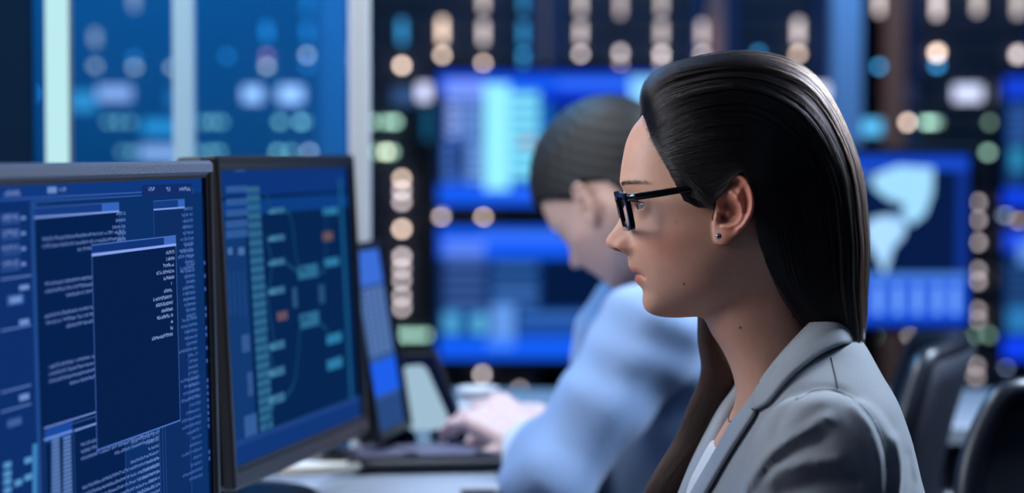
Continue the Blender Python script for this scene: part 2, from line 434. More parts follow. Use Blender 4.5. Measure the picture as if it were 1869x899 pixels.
# ---------------------------------------------------------------- screens
def attr_emis(name, s=1.0, gloss=.25):
    m = bpy.data.materials.new(name); m.use_nodes = True; nt = m.node_tree; b = nt.nodes['Principled BSDF']
    a = nt.nodes.new('ShaderNodeVertexColor'); a.layer_name = 'Col'
    b.inputs['Base Color'].default_value = (.001, .001, .0015, 1); b.inputs['Roughness'].default_value = gloss
    b.inputs['Specular IOR Level'].default_value = 0.0; b.inputs['IOR'].default_value = 1.0
    nt.links.new(a.outputs[0], b.inputs['Emission Color']); b.inputs['Emission Strength'].default_value = s
    return m
M_scr = attr_emis('screen_glow')
class Screen:
    """flat display, drawn as rectangles in its own coordinates (metres from its lower left)"""
    def __init__(s, o, h, up, n): s.o, s.h, s.up, s.n = o, h, up, n; s.v = []; s.f = []; s.c = []; s.k = 0
    def quad(s, pts, c, lift=None):
        cc = rgb(*c)
        if max(abs(pts[2][0]-pts[0][0])*abs(pts[2][1]-pts[0][1]), 0) > 6e-5: s.k += 1; l = .0001+s.k*2e-5
        else: l = .00011+s.k*2e-5
        n = len(s.v)
        for a, b in pts: s.v.append(s.o+s.h*a+s.up*b+s.n*l); s.c.append(cc)
        s.f.append(tuple(range(n, n+len(pts))))
    def rect(s, x0, y0, x1, y1, c, lift=None): s.quad([(x0, y0), (x1, y0), (x1, y1), (x0, y1)], c, lift)
    def build(s, name, parent, m=None):
        return mk(name, s.v, s.f, m or M_scr, parent, cols=np.array(s.c))
M_black = mat('black_plastic', rgb(16, 18, 24), .35, bump=.2, bscale=900)
M_grey_bez = mat('grey_textured_plastic', rgb(92, 100, 124), .55, bump=.7, bscale=350, noise=.35, nscale=500)
M_dark = mat('dark_plastic', rgb(30, 33, 42), .45, bump=.2, bscale=900)

def monitor(name, label, BL, h, up, n, W, H, bez, m_top, m_in, stand_z, group=None, depth=.035, bez_b=None, m_side=None):
    """BL = lower left front corner of the housing; returns root and Screen"""
    h, up, n = h.normalized(), up.normalized(), n.normalized()
    bb = bez_b or bez
    mid = BL+h*W/2
    root = empty(name, (mid.x, mid.y, stand_z), label, 'monitor', group)
    R = Matrix((h, n, up)).transposed()
    def at(x, y, z): return BL+h*x+n*y+up*z
    MB().box(at(W/2, -depth/2-.006, H/2), (W, depth, H), .006, R).build('housing', M_dark, root)
    MB().box(at(W/2, -depth-.02, H*.5), (W*.5, .04, H*.55), .015, R).build('rear_cover', M_dark, root)
    mb = MB()
    mb.box(at(W/2, 0, H-bez/2), (W, .014, bez), .003, R)
    if m_side: mb.build('top_bezel', m_top, root); mb = MB()
    mb.box(at(W/2, 0, bb/2), (W, .014, bb), .003, R)
    mb.box(at(bez/2, 0, H/2), (bez, .0138, H-.002), .003, R); mb.box(at(W-bez/2, 0, H/2), (bez, .0138, H-.002), .003, R)
    mb.build('bezel', m_side or m_top, root)
    mb = MB(); t = .003
    for (x, z, a, b) in ((W/2, H-bez-t/2, W-2*bez, t), (W/2, bb+t/2, W-2*bez, t), (bez+t/2, H/2, t, H-bez-bb), (W-bez-t/2, H/2, t, H-bez-bb)):
        mb.box(at(x, -.001, z), (a, .0105, b), .0005, R)
    mb.build('inner_frame', m_in, root)
    # stand
    nb = at(W/2, -depth-.05, H*.3)
    MB().box(Vector((nb.x, nb.y, (nb.z+stand_z+.02)/2+.03)), (.055, .03, nb.z-stand_z), .006, Matrix((Vector((h.x, h.y, 0)).normalized(), Vector((-h.y, h.x, 0)).normalized(), Vector((0, 0, 1)))).transposed()).build('stand_neck', M_black, root)
    bs_ = min(1, W/.45); MB().lathe((nb.x, nb.y, stand_z), [(.105*bs_, .001), (.108*bs_, .006), (.10*bs_, .012), (.03*bs_, .018)]).build('stand_base', M_black, root)
    sc = Screen(at(bez, -.0005, bb), h, up, n)
    sc.W, sc.H = W-2*bez, H-bez-bb
    return root, sc
def plane_uv(sc):
    """photo pixel -> screen coordinates"""
    def f(px, py):
        a = Vector((0, 0, CAMZ)); d = P(px, py, 1.0)-a
        k = (sc.o-a).dot(sc.n)/d.dot(sc.n); q = a+d*k-sc.o
        return q.dot(sc.h), q.dot(sc.up)
    return f
def glyphs(sc, x0, x1, y, hgt, c, seed=0, dens=.82):
    """a line of tiny unreadable characters"""
    r = random.Random(seed); x = x0; w = hgt*.62
    while x+w*.8 < x1:
        if r.random() < dens:
            for _ in range(2):
                if r.random() < .5:
                    xx = x+r.random()*w*.5; sc.rect(xx, y, xx+w*.28, y+hgt*(.6+.4*r.random()), c)
                else:
                    yy = y+r.random()*hgt*.7; sc.rect(x, yy, x+w*.8, yy+hgt*.3, c)
        x += w

DESK = .78
# monitor in front, left
h1 = Vector((.1718, 1, 0)).normalized(); n1h = Vector((1, -.1718, 0)).normalized()
tau = math.radians(1.2)
up1 = (Vector((0, 0, 1))*math.cos(tau)-n1h*math.sin(tau)).normalized(); n1 = (n1h*math.cos(tau)+Vector((0, 0, 1))*math.sin(tau)).normalized()
H1, W1 = .345, .57
TR = P(377, 293, 2.30)
BL1 = TR-up1*H1-h1*W1
mon1, S1 = monitor('desk_monitor', 'large grey-framed monitor at the left edge showing blue code windows', BL1, h1, up1, n1, W1, H1, .0135, M_grey_bez, M_black, DESK, 'desk monitors in front of the dark-haired woman', m_side=M_black)
u1 = plane_uv(S1)
S1.rect(0, 0, S1.W, S1.H, (10, 48, 104), .0002)
def clipq(sc, pts):
    return [(min(max(a, .0005), sc.W-.0005), min(max(b, .0005), sc.H-.0005)) for a, b in pts]
def rpx(sc, uv, x0, y0, x1, y1, c, mode='tl'):
    """axis-aligned rectangle on the screen whose upper-left and lower-right corners show at these pixels"""
    (a, b), (d, e) = uv(x0, y0), uv(x1, y1)
    (a, b), (d, e) = clipq(sc, [(a, b), (d, e)])
    sc.rect(min(a, d), min(b, e), max(a, d), max(b, e), c)
def X(px, py=400): return u1(px, py)[0]
def line_h(sc, uv, xa, xb, px, py, t, c):
    """horizontal line through pixel (px,py) from screen x of pixels xa..xb"""
    y = uv(px, py)[1]; a = uv(xa, py)[0]; b = uv(xb, py)[0]
    a, b = max(a, .0005), min(b, sc.W-.0005); sc.rect(a, y-t/2, b, y+t/2, c)
def line_v(sc, uv, px, py0, py1, t, c):
    x, y0 = uv(px, py0); y1 = uv(px, py1)[1]
    sc.rect(x-t/2, max(min(y0, y1), .0005), x+t/2, min(max(y0, y1), sc.H-.0005), c)
LN = (52, 90, 160); LB = (120, 152, 225); BR = (120, 146, 205)
# title strip and side column
a = u1(0, 372)[1]; S1.rect(.0005, a, S1.W-.0005, S1.H-.0005, (14, 56, 128))
line_h(S1, u1, 0, 352, 60, 361, .0012, LN); line_h(S1, u1, 0, 352, 60, 368, .0009, (50, 90, 160))
x57 = X(57, 420)
rr = u1(57, 366)[1]
S1.rect(x57-.001, .0005, x57+.012, rr, (30, 72, 140)); S1.rect(.0005, .0005, x57-.001, rr, (12, 46, 106))
x66 = X(66, 420)
# toolbar text + squares
rpx(S1, u1, 86, 341, 103, 352, (105, 140, 200)); glyphs(S1, *[X(q, 346) for q in (108, 121)], u1(112, 350)[1], .004, BR, 3)
rpx(S1, u1, 258, 338, 350, 354, (16, 44, 104))
for q, z, sd in ((270, 282, 4), (303, 311, 5), (327, 348, 6)): glyphs(S1, X(q, 346), X(z, 346), u1(q, 349)[1], .0042, BR, sd, .95)
glyphs(S1, X(8, 354), X(38, 354), u1(10, 358)[1], .005, BR, 8, .95)
for yy in (400, 428, 456, 484):
    rpx(S1, u1, 0, yy-9, 36, yy+7, (50, 88, 160)); rpx(S1, u1, 0, yy-6, 34, yy+4, (20, 56, 120))
    glyphs(S1, X(4, yy), X(32, yy), u1(10, yy+3)[1], .0045, BR, yy, .95); rpx(S1, u1, 38, yy-5, 46, yy, (110, 145, 210))
for yy in (506, 709, 744, 598): line_h(S1, u1, 0, 56, 28, yy, .0012, (90, 125, 195))
for yy in (524, 587, 724): rpx(S1, u1, 34, yy-3, 52, yy+3, (110, 145, 210))
rpx(S1, u1, 12, 540, 42, 553, (60, 95, 165)); rpx(S1, u1, 17, 543, 38, 550, (110, 145, 205)); rpx(S1, u1, 12, 767, 38, 773, (60, 95, 160))
def window(sc, uv, x0, y0, x1, y1, c, head=True, ltab=None, t=.0008):
    """window whose top-left shows at x0,y0 and bottom-right at x1,y1"""
    (a, b), (d, e) = clipq(sc, [uv(x0, y0), uv(x1, y1)])
    sc.rect(a, e, d, b, c); 
    for q in ((a, e, a+t, b), (d-t, e, d, b), (a, e, d, e+t), (a, b-t, d, b)): sc.rect(*q, LN)
    if head:
        sc.rect(a, b-.0075, d, b-t, (20, 58, 128)); sc.rect(a+(d-a)*.78, b-.0075, d, b-t, (50, 100, 190))
        sc.rect(a, b-.0088, d, b-.0072, LB)
    return a, e, d, b
PANEL = (4, 32, 78)
# main document window
A = window(S1, u1, 60, 378, 232, 985, PANEL)
B = window(S1, u1, 278, 366, 351, 985, (12, 44, 98))
def para(sc, uv, px0, px1, py, n, c, seed, hg=.0032, gap=.0056, rag=True, right=False):
    x0, y = uv(px0, py); x1 = uv(px1, py)[0]; r = random.Random(seed)
    for i in range(n):
        k = (0.35+.6*r.random()) if rag else 1
        a, b = (x1-(x1-x0)*k, x1) if right else (x0, x1)
        if not right and i == n-1: a = x0+(x1-x0)*.4
        glyphs(sc, max(a, .001), min(b, sc.W-.001), y-i*gap, hg, c, seed*31+i, .93)
TX = (98, 128, 192)
para(S1, u1, 200, 228, 394, 5, TX, 11, right=True)
para(S1, u1, 75, 226, 440, 3, TX, 12, rag=False); para(S1, u1, 80, 172, 522, 3, TX, 13, rag=False)
para(S1, u1, 80, 172, 580, 3, TX, 14, rag=False); para(S1, u1, 87, 174, 673, 4, TX, 15, rag=False)
para(S1, u1, 318, 350, 385, 9, (80, 115, 185), 16, right=True); para(S1, u1, 320, 352, 450, 5, (80, 115, 185), 17, right=True)
para(S1, u1, 318, 354, 490, 10, (80, 115, 185), 18, right=True, gap=.0052); para(S1, u1, 322, 358, 590, 14, (75, 110, 180), 19, right=True)
para(S1, u1, 324, 364, 700, 16, (70, 105, 180), 20, right=True, gap=.0062)
# lower panels
line_h(S1, u1, 78, 182, 120, 768, .001, LB); line_h(S1, u1, 78, 182, 120, 776, .0008, LN)
for q in (78, 132): line_v(S1, u1, q, 788, 985, .001, LN)
rpx(S1, u1, 80, 783, 130, 792, (24, 72, 160)); line_h(S1, u1, 78, 130, 100, 795, .0015, LB); line_h(S1, u1, 133, 180, 156, 778, .0015, LB)
for k in range(26):
    for q in (92, 113):
        a, b = u1(q, 803+k*7.5); d = u1(q+14, 803)[0]
        if b > .003: S1.rect(a, b, d, b+.0023, (92, 128, 190))
for k in range(18):
    a, b = u1(57, 818+k*7.5); 
    if b > .003: S1.rect(a, b, a+.010, b+.003, (60, 130, 190))
for (q, y) in ((42, 836), (4, 845), (4, 861), (4, 875), (24, 877), (42, 867), (4, 891)): rpx(S1, u1, q, y, q+14, y+6, (85, 150, 205))
para(S1, u1, 145, 290, 815, 4, TX, 21, rag=False); para(S1, u1, 232, 288, 812, 6, TX, 22, right=True); para(S1, u1, 148, 288, 893, 5, TX, 23, rag=False, gap=.006)
para(S1, u1, 245, 290, 868, 6, TX, 24, right=True)
for q in (294, 299): line_v(S1, u1, q, 778, 985, .0007, LN)
# popup window on top
(xa_, ya_), (xb_, yb_) = u1(164, 446), u1(327, 771)
yl = u1(182, 820)[1]
S1.rect(xa_, yl, xb_, ya_, (5, 31, 75)); 
for q in ((xa_, yl, xa_+.0011, ya_), (xb_-.0011, yl, xb_, ya_), (xa_, yl, xb_, yl+.0014), (xa_, ya_-.001, xb_, ya_)): S1.rect(*q, (70, 110, 190))
S1.rect(xa_, ya_-.0075, xb_, ya_-.001, (16, 52, 120)); S1.rect(xb_-.035, ya_-.0075, xb_, ya_-.001, (60, 105, 190)); S1.rect(xa_, ya_-.0098, xb_, ya_-.0075, (135, 165, 240))
rt = random.Random(5); yy = ya_-.0165; xx1 = xb_-.006
for i, k in enumerate((22, 22, 30, 48, 30, 10, 30, 58, 48, 34, 46, 10, 12, 60)):
    glyphs(S1, xx1-k*.0011-.008*(i > 7)*.5, xx1-.008*(i > 4), yy, .0036, (132, 158, 212), 70+i, .95); yy -= .0057
# blue lit lower edge and right edge
S1.rect(.0005, .0005, S1.W-.0005, .010, (20, 90, 225)); S1.rect(S1.W-.0035, .0005, S1.W-.0005, S1.H-.02, (26, 70, 150))
for k in range(40):
    if rt.random() < .6:
        z = .01+k*.0062; S1.rect(S1.W-.006, z, S1.W-.001, z+.0035, (70, 115, 210))
S1.build('screen', mon1)

# second monitor
TL2, TR2 = P(384, 287, 2.40), P(637, 280, 2.90)
h2 = Vector((TR2.x-TL2.x, TR2.y-TL2.y, 0)).normalized(); W2 = math.hypot(TR2.x-TL2.x, TR2.y-TL2.y)
n2h = Vector((h2.y, -h2.x, 0)); tau = math.radians(3.0); zz = Vector((0, 0, 1))
up2 = (zz*math.cos(tau)-n2h*math.sin(tau)).normalized(); n2 = (n2h*math.cos(tau)+zz*math.sin(tau)).normalized()
H2 = .336; TL2.z = (TL2.z+TR2.z)/2
BL2 = TL2-up2*H2
mon2, S2 = monitor('desk_monitor', 'black-framed monitor second from the left showing a branching light-blue diagram', BL2, h2, up2, n2, W2, H2, .012, M_black, M_black, DESK, 'desk monitors in front of the dark-haired woman', bez_b=.02)
u2 = plane_uv(S2)
S2.rect(0, 0, S2.W, S2.H, (4, 36, 80), .0002)
S2.rect(.0005, S2.H-.03, S2.W-.0005, S2.H-.0005, (12, 52, 122)); S2.rect(.0005, S2.H-.05, S2.W-.0005, S2.H-.034, (10, 60, 130))
rpx(S2, u2, 428, 305, 447, 312, (60, 95, 170))
x450 = u2(452, 500)[0]
S2.rect(.0005, .0005, x450, S2.H-.052, (16, 56, 112))
for yy in (345, 368, 388, 408, 426): rpx(S2, u2, 412, yy-5, 452, yy+5, (45, 88, 152))
rpx(S2, u2, 415, 452, 424, 464, (70, 110, 165)); rpx(S2, u2, 434, 452, 446, 464, (70, 110, 165))
for k in range(4):
    rpx(S2, u2, 416+k*9, 495, 421+k*9, 575, (58, 98, 160))
rpx(S2, u2, 440, 612, 456, 640, (50, 88, 146)); rpx(S2, u2, 445, 760, 470, 800, (50, 92, 150)); rpx(S2, u2, 450, 680, 462, 720, (48, 84, 140))
for k in range(29):
    y0 = u2(470, 340+k*16.2)[1]; a = u2(457, 500)[0]; b = u2(481, 500)[0]
    S2.rect(a, y0-.0062, b, y0, (46, 100, 140)); S2.rect(a, y0-.0090, b, y0-.0074, (24, 88, 132))
for yy in (384, 434, 478, 530, 630, 678, 727):
    rpx(S2, u2, 490, yy-4, 517, yy+4, (54, 108, 146)); rpx(S2, u2, 487, yy-0, 500, yy+5, (66, 128, 166))
for (x, y) in ((600, 385), (602, 478), (607, 617), (608, 663)): rpx(S2, u2, x-14, y-5, x+14, y+5, (42, 122, 166))
rpx(S2, u2, 540, 486, 578, 504, (42, 106, 146)); rpx(S2, u2, 543, 574, 580, 592, (42, 106, 146))
rpx(S2, u2, 586, 424, 604, 438, (110, 84, 84)); rpx(S2, u2, 502, 570, 522, 582, (96, 78, 92))
rpx(S2, u2, 620, 325, 636, 730, (20, 86, 132)); rpx(S2, u2, 530, 525, 540, 560, (40, 84, 128)); rpx(S2, u2, 578, 520, 590, 552, (36, 80, 124))
def poly(sc, uv, pts, t, c):
    q = [Vector(uv(*p)) for p in (crom(pts, 24) if len(pts) > 2 else pts)]
    for i in range(len(q)-1):
        d = (q[i+1]-q[i]); nn = Vector((-d.y, d.x)).normalized()*t/2
        sc.quad([q[i]+nn, q[i]-nn, q[i+1]-nn, q[i+1]+nn], c)
CC = (20, 70, 112)
for pts in ([(483, 355), (492, 384)], [(517, 384), (528, 400), (540, 480), (556, 495)], [(517, 478), (540, 496)], [(482, 430), (492, 478), (488, 530)], [(517, 727), (535, 690), (546, 590), (560, 580)],
            [(575, 497), (590, 486), (592, 380)], [(578, 588), (592, 600), (596, 615)], [(482, 520), (498, 630)], [(480, 600), (498, 678)], [(482, 790), (500, 727)]): poly(S2, u2, pts, .004, CC)
S2.rect(.0005, .0005, S2.W-.0005, .022, (16, 54, 120)); S2.rect(.0005, .022, S2.W-.0005, .028, (28, 64, 130))
S2.build('screen', mon2)
MB().box(BL2+h2*(W2*.93)+up2*.01+n2*.0075, (.012, .003, .005), .001, Matrix((h2, n2, up2)).transposed()).build('power_button', M_black, mon2)

# ---- wall displays
M_scr_b = attr_emis('wall_screen_glow', 1.25)
def wall_display(label, x0, y0, x1, y1, D, fn, bz=14, stand=False):
    a, b = P(x0, y1, D), P(x1, y0, D)
    root = empty('wall_screen', ((a.x+b.x)/2, D, a.z), label, 'screen', 'big blue screens at the back of the room')
    Wd, Hd = b.x-a.x, b.z-a.z; e = bz*D/F
    MB().box(((a.x+b.x)/2, D+.027, (a.z+b.z)/2), (Wd+2*e, .05, Hd+2*e), .006).build('housing', M_black, root)
    f = MB()
    f.box(((a.x+b.x)/2, D, b.z+e/2), (Wd+2*e, .012, e), .002); f.box(((a.x+b.x)/2, D, a.z-e/2), (Wd+2*e, .012, e), .002)
    f.box((a.x-e/2, D, (a.z+b.z)/2), (e, .012, Hd), .002); f.box((b.x+e/2, D, (a.z+b.z)/2), (e, .012, Hd), .002)
    f.build('bezel', M_black, root)
    pz = MB(); pz.box(((a.x+b.x)/2, D+.09, (a.z+.02)/2), (.06, .05, a.z+.1-.02), .005); pz.box(((a.x+b.x)/2, D+.09, .015), (.5, .4, .03), .006); pz.build('stand', M_black, root)
    sc = Screen(Vector((a.x, D+.001, a.z)), Vector((1, 0, 0)), zz.copy(), Vector((0, -1, 0))); sc.W, sc.H = Wd, Hd
    def R_(px0, py0, px1, py1, c):
        p, q = P(px0, py1, D), P(px1, py0, D)
        sc.rect(max(p.x-a.x, 0), max(p.z-a.z, 0), min(q.x-a.x, Wd), min(q.z-a.z, Hd), c)
    def Q_(pts, c): sc.quad([(P(x, y, D).x-a.x, P(x, y, D).z-a.z) for x, y in pts], c)
    R_(x0-5, y0-5, x1+5, y1+5, (4, 30, 80)); fn(R_, Q_); sc.build('screen', root, M_scr_b); return root
VB = (20, 84, 225)
def up_scr(R, Q):
    R(800, 132, 1250, 168, VB); R(800, 132, 1250, 140, (10, 50, 190)); R(960, 165, 1250, 185, (8, 40, 180)); R(1020, 146, 1180, 160, (50, 105, 235)); R(800, 336, 1250, 373, VB); R(880, 345, 1160, 357, (40, 100, 230))
    R(812, 145, 885, 182, (110, 140, 235)); R(1150, 140, 1215, 190, (130, 200, 250))
    R(812, 186, 880, 335, (30, 70, 150))
    for y in (190, 206, 222, 238): R(816, y, 838, y+9, (150, 175, 235)); R(843, y, 880, y+9, (110, 150, 215))
    for y in (258, 274, 290, 306, 322): R(810, y, 826, y+8, (80, 120, 190)); R(850, y, 882, y+9, (110, 155, 215))
    R(826, 262, 848, 318, (10, 35, 90)); R(884, 152, 930, 346, (140, 225, 250)); R(930, 165, 985, 330, (60, 150, 200))
    for y in range(172, 330, 20): R(932, y, 982, y+10, (135, 225, 245))
    R(950, 254, 975, 263, (190, 90, 60)); R(985, 185, 1005, 330, (20, 90, 170)); R(1005, 186, 1160, 335, (8, 40, 120))
wall_display('blue wall screen with a bright cyan column, above another screen', 800, 132, 1222, 373, 5.95, up_scr)
def lo_scr(R, Q):
    R(800, 415, 1250, 470, VB); R(880, 425, 1100, 437, (60, 115, 235)); R(810, 436, 885, 470, (80, 120, 225)); R(805, 470, 900, 565, (16, 44, 96))
    for y in range(476, 560, 20): R(812, y, 884, y+9, (60, 90, 150))
    R(892, 470, 986, 565, (14, 50, 104))
    for y in (482, 514, 530, 546): R(900, y, 980, y+9, (55, 100, 165))
    R(990, 478, 1250, 560, (4, 22, 56)); R(805, 565, 890, 615, (14, 70, 130)); R(810, 570, 838, 608, (70, 150, 200)); R(862, 572, 888, 608, (80, 160, 205))
    R(896, 556, 940, 640, (90, 140, 215)); R(945, 566, 1200, 615, (24, 66, 140)); R(950, 572, 1080, 580, (60, 110, 180)); R(950, 592, 1080, 600, (30, 80, 160)); R(800, 615, 1250, 654, (16, 84, 225)); R(890, 615, 940, 636, (60, 120, 230))
wall_display('blue wall screen with a dark empty panel, below the one with the cyan column', 800, 413, 1222, 655, 5.95, lo_scr)
def map_scr(R, Q):
    R(1400, 282, 1768, 310, (22, 70, 190)); R(1400, 282, 1768, 288, (10, 46, 150)); R(1400, 310, 1768, 500, (6, 24, 64))
    R(1745, 310, 1768, 500, (14, 46, 130)); R(1400, 498, 1768, 593, (20, 74, 200)); R(1400, 498, 1768, 512, (70, 120, 210)); R(1400, 586, 1768, 593, (14, 50, 170))
    for x in (1560, 1596, 1632, 1668, 1704, 1736): R(x, 520, x+14, 572, (110, 160, 240))
    Q([(1596, 318), (1640, 302), (1704, 306), (1702, 352), (1688, 392), (1664, 410), (1648, 396), (1650, 372), (1618, 362), (1592, 340)], (150, 205, 240))
    Q([(1592, 398), (1626, 392), (1655, 408), (1648, 432), (1630, 452), (1622, 480), (1614, 502), (1602, 470), (1582, 440), (1578, 416)], (160, 205, 245))
    Q([(1640, 390), (1652, 392), (1640, 408), (1630, 402)], (120, 170, 220)); R(1560, 316, 1590, 330, (70, 110, 180))
wall_display('screen with a pale map of continents, standing behind the grey-suited woman', 1400, 281, 1768, 594, 4.8, map_scr)
def r1(R, Q):
    R(1825, 140, 2100, 178, (20, 60, 200)); R(1840, 190, 1870, 340, (24, 60, 110)); R(1845, 270, 1869, 310, (40, 130, 170)); R(1825, 345, 2100, 376, (16, 60, 215))
    for y in range(195, 260, 14): R(1842, y, 2000, y+6, (50, 90, 160))
wall_display('upper of the two cut-off blue wall screens at the right edge', 1830, 140, 2120, 376, 5.95, r1)
def r2(R, Q):
    R(1825, 420, 2100, 458, (30, 70, 215)); R(1860, 440, 1900, 480, (90, 140, 220)); R(1825, 615, 2100, 655, (14, 60, 225)); R(1838, 560, 2000, 606, (40, 110, 170))
    for y in range(480, 555, 14): R(1836, y, 2000, y+6, (40, 80, 130))
wall_display('lower of the two cut-off blue wall screens at the right edge', 1830, 420, 2120, 655, 5.95, r2)
# ---------------------------------------------------------------- people
MD = 2.17                                  # distance of the woman's middle plane
SCL = F/MD
HC = P(1340, 400, MD)                      # centre of her head
def lx(px): return (1340-px)/SCL           # forward
def lz(py): return (400-py)/SCL
PROF = [(1132,330),(1134,338),(1139,348),(1146,362),(1150,378),(1152,400),(1151,425),(1150,445),(1149,462),(1150,470),(1157,483),(1162,490),(1166,499),(1168,508),(1170,516),(1173,527),(1175,538),(1176,552),(1181,566),(1196,575),(1222,579),(1262,577),(1310,560),
        (1370,545),(1440,525),(1500,485),(1537,420),(1548,335),(1535,245),(1490,165),(1420,122),(1340,112),(1262,126),(1204,165),(1170,213),(1155,232),(1143,258),(1137,285),(1133,310),(1132,330)]
_d = crom([(lx(a), lz(b)) for a, b in PROF], 700)
_an = np.unwrap(np.arctan2(_d[:, 1], _d[:, 0])); _r = np.hypot(_d[:, 0], _d[:, 1])
if _an[-1] < _an[0]: _an, _r = _an[::-1], _r[::-1]
_ag = np.linspace(_an[0], _an[0]+2*np.pi, 1441); _rg = np.interp(_ag, _an, _r)
_kk = np.exp(-(np.arange(-160, 161)/52.0)**2); _kk /= _kk.sum()
_rs = np.convolve(np.concatenate([_rg[-161:-1], _rg, _rg[1:161]]), _kk, 'valid')
def tab(px, *cols):
    px = np.array(px, float); return px, [np.array(c, float) for c in cols]
NOSE = [(352,0),(362,2),(372,8),(382,14),(395,20),(407,25),(420,33),(430,41),(436,44),(443,45),(449,42),(453,36),(457,26),(460,15),(465,4),(471,1),(476,0)]
NOSEW = [(352,.007),(375,.0085),(400,.0105),(420,.0105),(432,.0112),(441,.0130),(450,.0150),(476,.012)]
LIP = [(466,0),(470,3),(477,7),(483,10),(488,12.5),(493,13),(496,10.5),(499,5.5),(501,4.5),(504,7.5),(508,9.5),(513,10),(518,8.5),(523,4.5),(528,1.5),(535,0)]
nose_z = np.array([lz(a) for a, _ in NOSE])[::-1]; nose_d = np.array([b/SCL for _, b in NOSE])[::-1]
nosew_z = np.array([lz(a) for a, _ in NOSEW])[::-1]; nosew = np.array([b for _, b in NOSEW])[::-1]
lip_z = np.array([lz(a) for a, _ in LIP])[::-1]; lip_d = np.array([b/SCL for _, b in LIP])[::-1]
HB = .0735
EYE = np.array([lx(1184), .031, lz(373)])
def f_skull(X, Y, Z):
    an = np.arctan2(Z, X); a0 = _an[0]
    an = np.mod(an-a0, 2*np.pi)+a0
    sm_ = np.clip((np.abs(Y)-.008)/.030, 0, 1); sm_ = sm_*sm_*(3-2*sm_)*np.clip((X+.02)/.04, 0, 1)
    rp = np.interp(an, _an, _r)*(1-sm_)+np.interp(an, _ag, _rs)*sm_; r = np.hypot(X, Z)
    n = 2.15
    lo1 = np.clip((-Z-.005)/.085, 0, 1); lo2 = np.clip((X+.01)/.08, 0, 1)
    low = lo1*lo1*(3-2*lo1)*lo2*lo2*(3-2*lo2)
    b = HB-.010*low-.003*np.clip((Z-.02)/.06, 0, 1)**2*np.clip(X/.06, 0, 1)
    q = (r/rp)**n+(np.abs(Y)/b)**n
    q = np.maximum(q, 1e-6)**(1/n)
    g = np.sqrt((r/rp)**2/rp**2+(Y/b)**2/b**2)/np.maximum(q, .2)
    return (q-1)/np.maximum(g, 4.0)
def gz(v, c, s): return np.exp(-((v-c)/s)**2)
def f_head(p, male=False):
    X, Y, Z = p[:, 0], p[:, 1], p[:, 2]; aY = np.abs(Y)
    front = np.clip((X-.02)/.03, 0, 1)
    w = np.interp(Z, nosew_z, nosew)
    dx = np.interp(Z, nose_z, nose_d, 0, 0)*np.exp(-(aY/w)**2.3)
    dx = dx+np.interp(Z, lip_z, lip_d, 0, 0)*np.exp(-(aY/.021)**2.6)
    dx = dx-.0030*gz(Z, lz(372), .010)*gz(aY, .031, .015)              # eye socket
    dx = dx+.0022*gz(Z, lz(334), .007)*gz(aY, .027, .018)              # brow ridge
    dx = dx-.0022*gz(Z, lz(525), .006)*gz(aY, .0, .02)*.5
    dx = dx+.0015*gz(Z, lz(552), .012)*gz(aY, 0, .018)                 # chin
    dy = .0018*gz(Z, lz(425), .016)*gz(X, lx(1215), .022)              # cheekbone
    dy = dy-.0035*gz(Z, lz(300), .03)*gz(X, lx(1215), .025)            # temple
    
    dy = dy+.003*gz(Z, lz(530), .014)*gz(X, lx(1290), .025)            # jaw corner
    nl = .00025*np.exp(-((X-(lx(1168)-.55*(lz(455)-Z)*.55))/.0045)**2)*gz(Z, lz(476), .012)   # fold beside the mouth
    f = f_skull(X-dx*front, np.maximum(aY-dy, 0)*np.sign(Y+1e-9), Z)
    q = np.stack([X, aY, Z], 1)
    f = smin(f, ell(q, (lx(1141), .0120, lz(447)), (.0085, .0046, .0060)), .009)     # wing of the nose
    f = smax(f, -ell(q, (lx(1130), .0092, lz(457.0)), (.0058, .0046, .0032)), .0012)  # nostril
    mz = lz(499.5)+.0009*np.cos(np.clip(aY/.02, 0, 1)*9)-.0016*np.clip((aY-.015)/.01, 0, 1)
    f = f+.0017*np.exp(-((Z-mz)/.0013)**2)*np.clip((.027-aY)/.004, 0, 1)*front
    f = f+nl*front
    # eyelids with the opening between them
    lid = np.linalg.norm(q-EYE, axis=1)-.0134
    f = smin(f, lid, .004)
    cut = ell(q, EYE+np.array([.0115, .0, -.0004]), (.0090, .0125, .0031))
    f = smax(f, -cut, .0008)
    f = f+.0009*np.exp(-((Z-lz(361)-.0+.6*np.clip(aY-.034, 0, 1))/.0011)**2)*gz(aY, .032, .012)*front   # lid crease
    return f

# ---- ear: relief drawn in photo pixels
EO = [(1307,378),(1306,362),(1309,345),(1316,329),(1329,319),(1344,316),(1358,321),(1368,335),(1374,353),(1376,374),(1373,391),(1362,413),(1345,430),(1331,444),(1318,449),(1307,443),(1304,429),(1303,413),(1304,396)]
def seg_d(P2, poly, closed=False):
    d = np.full(len(P2), 1e9); n = len(poly)
    for i in range(n if closed else n-1):
        a = np.array(poly[i], float); b = np.array(poly[(i+1) % n], float); ab = b-a
        h = np.clip(((P2-a)@ab)/(ab@ab), 0, 1); d = np.minimum(d, np.linalg.norm(P2-a-h[:, None]*ab, axis=1))
    return d
def inside(P2, poly):
    x, y = P2[:, 0], P2[:, 1]; c = np.zeros(len(P2), bool); n = len(poly)
    for i in range(n):
        (x1, y1), (x2, y2) = poly[i], poly[(i+1) % n]
        if y1 != y2: c ^= ((y1 > y) != (y2 > y)) & (x < (x2-x1)*(y-y1)/(y2-y1)+x1)
    return c
_eo = crom(EO+[EO[0]], 90)[:-1]
HEL = crom([(1318,386),(1311,376),(1312,358),(1317,340),(1327,327),(1342,322),(1356,328),(1366,343),(1370,362),(1369,384),(1358,408),(1346,420)], 30)
ANT = crom([(1334,352),(1344,362),(1352,378),(1352,394),(1344,407),(1332,413),(1322,412)], 20)
